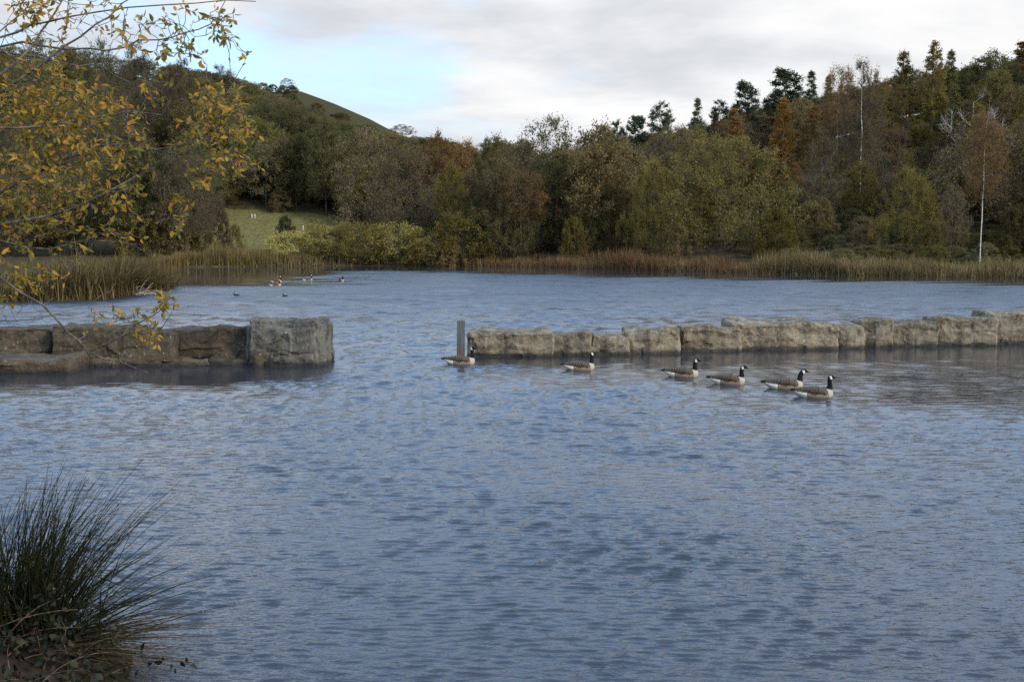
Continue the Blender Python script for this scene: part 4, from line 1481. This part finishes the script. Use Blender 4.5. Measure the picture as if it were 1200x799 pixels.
# ------------------------------------------------------------------ foreground tree reaching in from the left bank
def leaf_mesh(name, L, W, curl, fold, mat):
    """a pointed oval leaf: midrib fold, slight curl, short stalk"""
    ss = [0.0, 0.16, 0.42, 0.70, 1.0]
    ws = [0.10, 0.70, 1.0, 0.72, 0.02]
    V = []
    for s, wd in zip(ss, ws):
        x = s * L
        z = -curl * s * s * L
        V += [(x, -W / 2 * wd, z + fold * W * wd), (x, 0, z), (x, W / 2 * wd, z + fold * W * wd)]
    F = []
    for k in range(4):
        a = k * 3
        F += [(a, a + 3, a + 4, a + 1), (a + 1, a + 4, a + 5, a + 2)]
    V = np.array(V)
    V[:, 0] += 0.012
    n = len(V)
    V = np.concatenate([V, [(-0.004, -0.0008, 0.0), (-0.004, 0.0008, 0.0), (0.012, 0.0008, 0), (0.012, -0.0008, 0)]])
    F = np.array(F + [(n, n + 1, n + 2, n + 3)])
    return make_mesh(name, V, F, [mat], None, True), V, F


def autumn_leaf_mat(name, stops, trans=0.42):
    m, t = new_mat(name)
    geo = t.n('ShaderNodeNewGeometry')
    info = t.n('ShaderNodeObjectInfo').outputs['Random']
    rnd = geo.outputs['Random Per Island']
    f = t.math('FRACT', t.math('ADD', info, t.math('MULTIPLY', rnd, 3.7)))
    f = t.math('ADD', f, t.math('MULTIPLY', t.math('SUBTRACT', t.noise(geo.outputs['Position'], 45.0, 3.0, 0.6), 0.5), 0.5))
    cr = t.n('ShaderNodeValToRGB', {'Fac': f})
    el = cr.color_ramp.elements
    while len(el) < len(stops):
        el.new(0.5)
    for e, (p, c) in zip(el, stops):
        e.position = p
        e.color = rgba(c)
    p = t.n('ShaderNodeBsdfPrincipled', {'Base Color': cr.outputs[0], 'Roughness': 0.6, 'Specular IOR Level': 0.15})
    tr = t.n('ShaderNodeBsdfTranslucent', {'Color': cr.outputs[0]})
    mx = t.n('ShaderNodeMixShader', {0: trans, 1: p.outputs[0], 2: tr.outputs[0]})
    t.n('ShaderNodeOutputMaterial', {'Surface': mx.outputs[0]})
    return m


M_AUT = autumn_leaf_mat('yellowing_willow_leaf', [(0.05, (0.105, 0.108, 0.026)), (0.35, (0.190, 0.145, 0.024)), (0.62, (0.310, 0.192, 0.026)), (0.88, (0.380, 0.185, 0.030)), (1.0, (0.24, 0.11, 0.03))])


def orient(D, N):
    """3x3 frames (columns x along D, z near N)"""
    X = unit(D)
    Y = unit(np.cross(N, X))
    Z = np.cross(X, Y)
    return np.stack([X, Y, Z], axis=2)


def foreground_tree():
    rng = np.random.default_rng(77)
    base = np.array([-5.6, 6.4, gz(-5.6, 6.4)])
    root = bpy.data.objects.new('willow_tree', None)
    COL.objects.link(root)
    root.location = base
    tag(root, 'yellow leaved willow reaching in from the left bank over the water', 'tree')
    trunk_pts = [base + np.array(p) for p in ((0, 0, -0.3), (0.05, 0, 0.5), (0.12, 0.05, 1.1), (0.2, 0.02, 1.8), (0.35, 0.0, 2.6), (0.45, -0.05, 3.4), (0.6, 0, 4.2), (0.7, 0.1, 5.0))]
    trunk_r = [0.17, 0.15, 0.135, 0.12, 0.10, 0.08, 0.055, 0.03]
    m_bark = bark_mat('willow_bark', (0.040, 0.034, 0.026), (0.120, 0.105, 0.082), 22.0)
    S = Soup()
    tp = np.array(trunk_pts)
    V, F = frustums(tp[:-1], tp[1:], np.array(trunk_r[:-1]), np.array(trunk_r[1:]), 10)
    S.add(V - base, F)
    obj('trunk', S.mesh('willow_trunk', [m_bark], True), root)
    # limbs: (depth at start, depth at end, thickness at start, photograph points)
    limbs = [
        (6.4, 6.8, 0.013, [(-70, 300), (0, 263), (61, 252), (111, 232), (160, 207), (181, 197), (224, 175)]),
        (6.2, 6.6, 0.013, [(-60, 120), (0, 88), (40, 52), (60, 22), (78, -8)]),
        (6.5, 6.9, 0.012, [(-60, 150), (20, 95), (60, 66), (95, 43), (128, 20), (160, -6)]),
        (6.6, 7.0, 0.009, [(-50, 62), (0, 55), (50, 54), (105, 57), (150, 55), (186, 47), (215, 39), (248, 28), (272, 31)]),
        (6.3, 6.8, 0.009, [(-50, 48), (0, 44), (35, 30), (80, 20), (150, 9), (230, 4), (300, 2)]),
        (6.4, 6.6, 0.009, [(-60, 40), (0, 57), (30, 72), (58, 100), (90, 108), (130, 115)]),
        (6.9, 7.2, 0.008, [(-40, 60), (40, 66), (92, 78), (122, 79), (150, 96), (196, 96)]),
        (6.6, 7.0, 0.008, [(-50, 196), (0, 193), (45, 198), (90, 205), (130, 203)]),
        (6.7, 7.0, 0.009, [(-50, 260), (20, 215), (80, 185), (120, 170), (163, 168), (200, 180), (230, 189), (270, 188), (300, 198)]),
        (6.9, 7.1, 0.008, [(80, 185), (150, 170), (210, 172), (245, 160), (262, 148), (279, 112), (288, 90)]),
        (6.2, 6.4, 0.010, [(-60, 300), (0, 325), (50, 357), (80, 390), (103, 412), (140, 424), (174, 437)]),
        (6.3, 6.3, 0.006, [(103, 412), (142, 394), (171, 374), (194, 357), (204, 348)]),
        (6.3, 6.6, 0.006, [(-60, 372), (0, 376), (46, 374), (64, 368)]),
        (6.4, 6.7, 0.006, [(-40, 268), (0, 282), (60, 292), (110, 282), (150, 285), (178, 302), (200, 303)]),
        (6.2, 6.6, 0.010, [(-50, 150), (0, 150), (50, 148), (100, 140), (150, 130), (190, 135)]),
        (6.3, 6.7, 0.007, [(-40, 70), (20, 20), (50, -8)]),
    ]
    nodes, par, which, rmin = [np.array(p) for p in trunk_pts], [-1] + list(range(len(trunk_pts) - 1)), [-1] * len(trunk_pts), list(trunk_r)
    for li, (d0, d1, th, pts) in enumerate(limbs):
        W = [np.array(at_y(px, py, d0 + (d1 - d0) * k / (len(pts) - 1) + rng.normal() * 0.03)) for k, (px, py) in enumerate(pts)]
        A = np.array(nodes)
        lim = len(trunk_pts) if pts[0][0] < -20 else len(nodes)
        k = int(np.argmin(np.linalg.norm(A[:lim] - W[0], axis=1) + (np.maximum(0, A[:lim, 2] - W[0][2]) * 0.8 if lim == len(trunk_pts) else 0)))
        last = k
        prev = A[k]
        tot = len(W)
        for j, q in enumerate(W):
            for f in ((0.5, 1.0) if j else (0.33, 0.66, 1.0)):
                nodes.append(prev + (q - prev) * f + (rng.normal(size=3) * 0.012 if f < 1 else 0))
                par.append(last)
                which.append(li)
                fr = (j + f) / tot
                rmin.append(th * (1 - 0.72 * fr))
                last = len(nodes) - 1
            prev = q
    n_main = len(nodes)
    # leaf sprays: (px, py, radius px, number of twigs)
    sprays = [(30, 128, 42, 22), (80, 128, 42, 22), (45, 160, 45, 20), (20, 205, 40, 18), (75, 190, 42, 16), (112, 120, 34, 12), (110, 170, 34, 11), (60, 228, 45, 14), (140, 215, 36, 11),
              (20, 255, 32, 10), (110, 245, 38, 10), (30, 92, 30, 8), (70, 85, 28, 6), (150, 140, 28, 6), (160, 182, 26, 6), (185, 105, 22, 4), (262, 120, 28, 14), (245, 150, 26, 12),
              (272, 165, 24, 10), (240, 115, 18, 6), (285, 135, 20, 6), (262, 195, 24, 7), (230, 205, 20, 5), (296, 158, 14, 3), (292, 200, 14, 2), (215, 160, 20, 4),
              (15, 300, 26, 8), (10, 338, 24, 8), (55, 330, 22, 6), (80, 300, 22, 4), (150, 265, 24, 3), (200, 265, 18, 3), (212, 240, 14, 2), (128, 372, 20, 4), (165, 380, 22, 6), (195, 355, 14, 5),
              (60, 20, 40, 8), (25, 18, 28, 7), (125, 18, 30, 4), (160, 38, 24, 5), (205, 20, 24, 4), (255, 20, 20, 5), (212, 52, 14, 3), (232, 62, 10, 1), (262, 42, 12, 3), (183, 60, 16, 3), (288, 65, 6, 1),
              (180, 400, 12, 2), (40, 110, 60, 14), (100, 150, 60, 12), (50, 205, 60, 12)]
    tg, tl = [], []
    for (px, py, rp, n) in sprays:
        for _ in range(int(round(n * 3.3))):
            a, r = rng.uniform(0, 6.28), rp * math.sqrt(rng.uniform())
            tg.append(np.array(at_y(px + r * math.cos(a), py + r * math.sin(a) * 0.85, rng.uniform(6.2, 7.2))))
    n_leafy = len(tg)
    for (px, py, rp, n) in ((40, 25, 60, 34), (110, 30, 50, 26), (20, 70, 40, 16), (170, 40, 40, 14), (80, 120, 70, 14), (60, 200, 70, 14), (190, 150, 50, 10), (30, 380, 40, 8), (90, 330, 50, 8)):
        for _ in range(n):
            a, r = rng.uniform(0, 6.28), rp * math.sqrt(rng.uniform())
            tg.append(np.array(at_y(px + r * math.cos(a), py + r * math.sin(a) * 0.8, rng.uniform(6.2, 7.2))))
    order = rng.permutation(len(tg))
    N, P, ends = list(nodes), list(par), []
    W2, R2 = list(which), list(rmin)
    for oi in order:
        c = tg[oi]
        A = np.array(N)
        d = np.linalg.norm(A - c, axis=1)
        d[:len(trunk_pts)] += 1.0
        k = int(np.argmin(d))
        a = A[k]
        ln = d[k]
        last = k
        for f in (0.35, 0.7, 1.0):
            q = a + (c - a) * f + (rng.normal(size=3) * ln * 0.07 if f < 1 else 0)
            N.append(q)
            P.append(last)
            W2.append(W2[k])
            R2.append(0.0032 - 0.0019 * f)
            last = len(N) - 1
        if oi < n_leafy:
            ends.append((k, last))
    N, P, W2, R2 = np.array(N), np.array(P), np.array(W2), np.array(R2)
    for li in range(len(limbs)):
        sel = np.nonzero((W2 == li) & (P >= 0))[0]
        S = Soup()
        big = R2[sel] > 0.0045
        for s2, sides in ((sel[big], 7), (sel[~big], 4)):
            if len(s2):
                r0 = np.minimum(R2[P[s2]], R2[s2] * 1.2)
                V, F = frustums(N[P[s2]], N[s2], r0, R2[s2], sides)
                S.add(V - base, F)
        obj('branch', S.mesh('willow_branch', [m_bark], True), root)
    # leaves sit along the last stretch of every twig
    Cl, Dl = [], []
    for (k, e) in ends:
        chain = [e]
        while chain[-1] != k:
            chain.append(P[chain[-1]])
        pts = N[chain[::-1]]
        nl = int(rng.integers(2, 6))
        tdir = pts[-1] - pts[-2]
        tdir /= max(np.linalg.norm(tdir), 1e-6)
        for j in range(nl):
            f = 1 - j * rng.uniform(0.10, 0.2)
            f = max(0.2, f)
            seg = f * (len(pts) - 1)
            i0 = min(int(seg), len(pts) - 2)
            p = pts[i0] + (pts[i0 + 1] - pts[i0]) * (seg - i0)
            d = tdir * (0.7 if j else 1.3) + rng.normal(size=3) * 0.75 + np.array([0, 0, -0.18])
            Cl.append(p)
            Dl.append(d)
    Cl, Dl = np.array(Cl), np.array(Dl)
    nv = unit(rng.normal(size=Cl.shape) + np.array([0, -0.35, 0.45]))
    M = orient(Dl, nv)
    sc = rng.uniform(0.4, 0.92, len(Cl))
    kinds = [leaf_mesh('willow_leaf', 0.062, 0.030, 0.18, 0.22, M_AUT), leaf_mesh('willow_leaf_b', 0.070, 0.027, 0.45, 0.30, M_AUT), leaf_mesh('willow_leaf_c', 0.052, 0.030, 0.05, 0.12, M_AUT)]
    vis = (Cl[:, 0] / Cl[:, 1] > -0.51)
    score = sc / Cl[:, 1] + vis * 10
    big = np.argsort(-score)
    single, rest = big[:300], big[300:]
    for i in single:
        me = kinds[int(rng.integers(0, 3))][0]
        o = obj('leaf', me, root)
        mt = Matrix([list(M[i][0]), list(M[i][1]), list(M[i][2])]).to_4x4()
        o.matrix_local = Matrix.Translation(Cl[i] - base) @ mt @ Matrix.Scale(sc[i], 4)
    S = Soup()
    for i in rest:
        _, V, F = kinds[int(rng.integers(0, 3))]
        S.add((V * sc[i]) @ M[i].T + Cl[i] - base, F)
    o = obj('foliage', S.mesh('willow_small_leaves', [M_AUT], True), root)
    o['kind'] = 'stuff'
    print('FG leaves', len(Cl), 'visible', int(vis.sum()))


foreground_tree()


# ------------------------------------------------------------------ rush clump and bramble on the near bank
def rush_clump():
    rng = np.random.default_rng(55)
    c0 = on_z(24, 775)
    root = bpy.data.objects.new('rush_clump', None)
    COL.objects.link(root)
    root.location = (c0.x, c0.y, 0.05)
    tag(root, 'dark green spiky rush clump arching over the water at the near bank', 'rush')
    m_green = blade_mat('rush_green', [(0.1, (0.006, 0.008, 0.004)), (0.6, (0.015, 0.019, 0.008)), (0.95, (0.046, 0.040, 0.018))], trans=0.05)
    m_dead = blade_mat('rush_dead', [(0.1, (0.025, 0.018, 0.010)), (0.6, (0.065, 0.047, 0.027)), (0.95, (0.13, 0.10, 0.06))], trans=0.05)

    def stems(n, spread, elev0, elev1, l0, l1, rad, az0, az1, bendk, droop, z0=0.02, shift=(0, 0)):
        S = Soup()
        heads = []
        for _ in range(n):
            a = rng.uniform(az0, az1)
            e = rng.uniform(elev0, elev1)
            L = rng.uniform(l0, l1)
            b = np.array([rng.normal() * spread + shift[0], rng.normal() * spread * 0.8 + shift[1], z0])
            d = np.array([math.cos(a) * math.cos(e), math.sin(a) * math.cos(e), math.sin(e)])
            K = 6
            P = []
            side = rng.normal(size=3) * 0.03
            for k in range(K + 1):
                f = k / K
                P.append(b + d * L * f + side * L * f * f + np.array([math.cos(a) * bendk, math.sin(a) * bendk, -droop]) * L * f ** 2.6 * rng.uniform(0.85, 1.15))
            if rng.uniform() < 0.13:
                kk = int(rng.integers(3, 5))
                fd = np.array([math.cos(a + rng.normal() * 0.5), math.sin(a + rng.normal() * 0.5), rng.uniform(-1.2, -0.2)])
                for q in range(kk + 1, K + 1):
                    P[q] = P[kk] + fd * L * 0.11 * (q - kk)
            P = np.array(P)
            r = rad * (1 - 0.75 * np.linspace(0, 1, K + 1)) * rng.uniform(0.8, 1.2)
            V, F = frustums(P[:-1], P[1:], r[:-1], r[1:], 4)
            S.add(V, F)
            if rng.uniform() < 0.16:
                heads.append((P[4] + (P[5] - P[4]) * rng.uniform(0, 1), d))
        return S, heads
    S1, h1 = stems(500, 0.16, R(54), R(88), 0.9, 1.58, 0.0050, R(-120), R(75), 0.10, 0.10)
    o = obj('stems', S1.mesh('rush_stems', [m_green], True), root)
    o['kind'] = 'stuff'
    S2, h2 = stems(150, 0.14, R(20), R(62), 0.85, 1.3, 0.0048, R(-50), R(50), 0.12, 0.10, shift=(0.08, 0.0))
    o = obj('arching_stems', S2.mesh('rush_arching_stems', [m_green], True), root)
    o['kind'] = 'stuff'
    S3, _ = stems(300, 0.12, R(-2), R(18), 0.5, 1.35, 0.0042, R(-34), R(20), 0.10, 0.08, z0=0.05, shift=(0.05, -0.05))
    S4, _ = stems(60, 0.18, R(40), R(80), 0.5, 1.2, 0.003, R(-120), R(90), 0.15, 0.2)
    S3.add(np.concatenate(S4.V), np.concatenate(S4.Q))
    o = obj('dead_stems', S3.mesh('rush_dead_stems', [m_dead], True), root)
    o['kind'] = 'stuff'
    H = Soup()
    for (p, d) in h1 + h2:
        for _ in range(7):
            q = p + rng.normal(size=3) * 0.010
            V, F = kites(q[None], rng.normal(size=(1, 3)), rng.normal(size=(1, 3)), np.array([0.018]), np.array([0.009]))
            H.add(V, F)
    o = obj('seed_heads', H.mesh('rush_seed_heads', [m_dead]), root)
    o['kind'] = 'stuff'


rush_clump()


def bramble():
    rng = np.random.default_rng(66)
    c0 = at_y(18, 790, 6.9)
    zb = gz(c0.x, c0.y)
    base = np.array([c0.x, c0.y, zb])
    root = bpy.data.objects.new('bramble_bush', None)
    COL.objects.link(root)
    root.location = base
    tag(root, 'dark leafy bramble tangle on the near bank under the rushes', 'bush')
    m_leaf = autumn_leaf_mat('bramble_leaf', [(0.1, (0.007, 0.009, 0.004)), (0.5, (0.015, 0.018, 0.007)), (0.85, (0.028, 0.022, 0.009)), (1.0, (0.045, 0.017, 0.009))], 0.2)
    m_cane = bark_mat('bramble_cane', (0.050, 0.030, 0.024), (0.130, 0.085, 0.065), 20.0)
    lm, LV, LF = leaf_mesh('bramble_leaf', 0.046, 0.033, 0.2, 0.15, m_leaf)
    spots = []
    for i in range(64):
        p0 = base + np.array([rng.uniform(-0.9, 0.50), rng.uniform(-0.9, 0.3), 0])
        p0[2] = max(0.02, gz(p0[0], p0[1])) - 0.05
        d = np.array([rng.normal() * 0.5 + 0.25, rng.normal() * 0.4 - 0.1, rng.uniform(0.6, 1.1)])
        L = rng.uniform(0.2, 0.8) if i > 0 else 0.5
        pts = [p0 + d * L * f + np.array([0.15, 0, -0.45]) * L * f * f for f in np.linspace(0, 1, 8)]
        if i <= 0:
            pts = [p0 + np.array([0.02 * math.sin(5 * f), 0, 1.0]) * L * f + rng.normal(size=3) * 0.01 for f in np.linspace(0, 1, 8)]
        pts = np.array(pts)
        r = np.linspace(0.005, 0.002, 8)
        V, F = frustums(pts[:-1], pts[1:], r[:-1], r[1:], 5)
        S = Soup()
        S.add(V - base, F)
        obj('cane', S.mesh('bramble_cane', [m_cane], True), root)
        for _ in range(24):
            f = rng.uniform(0.15, 1) * 6.99
            k = int(f)
            spots.append(pts[k] + (pts[k + 1] - pts[k]) * (f - k) + rng.normal(size=3) * 0.045)
    spots = np.array(spots)
    D = rng.normal(size=spots.shape) + np.array([0, -0.3, -0.2])
    Nn = unit(rng.normal(size=spots.shape) * 0.7 + np.array([0, -0.5, 0.8]))
    M = orient(D, Nn)
    sc = rng.uniform(0.6, 1.4, len(spots))
    inview = (spots[:, 0] / spots[:, 1]) > -0.52
    order = np.argsort(-(sc + 10 * inview))
    for i in order[:280]:
        o = obj('leaf', lm, root)
        mt = Matrix([list(M[i][0]), list(M[i][1]), list(M[i][2])]).to_4x4()
        o.matrix_local = Matrix.Translation(spots[i] - base) @ mt @ Matrix.Scale(sc[i], 4)
    S = Soup()
    for i in order[280:]:
        S.add((LV * sc[i]) @ M[i].T + spots[i] - base, LF)
    o = obj('foliage', S.mesh('bramble_small_leaves', [m_leaf], True), root)
    o['kind'] = 'stuff'


bramble()


def drift_branch():
    """bare twiggy branch lying in the water at the tip of the promontory"""
    rng = np.random.default_rng(88)
    c = on_z(160, 345.5)
    S = Soup()
    for i in range(26):
        a = rng.uniform(-0.5, 1.2)
        L = rng.uniform(0.7, 1.7)
        p0 = np.array([rng.uniform(-0.5, 0.5), rng.uniform(-0.2, 0.3), 0.0])
        d = np.array([math.cos(a) * 0.75, rng.normal() * 0.2, abs(math.sin(a)) * 0.8 + 0.1])
        pts = np.array([p0 + d * L * f + np.array([0.1, 0, -0.25]) * L * f * f for f in np.linspace(0, 1, 5)])
        r = np.linspace(0.022, 0.008, 5)
        V, F = frustums(pts[:-1], pts[1:], r[:-1], r[1:], 4)
        S.add(V, F)
    o = obj('fallen_branch', S.mesh('fallen_branch', [BARK['pale']], True), None, (c.x, c.y, 0))
    tag(o, 'pale bare branch trailing in the water at the tip of the promontory', 'branch')


drift_branch()
print('TREES', N_TREES)
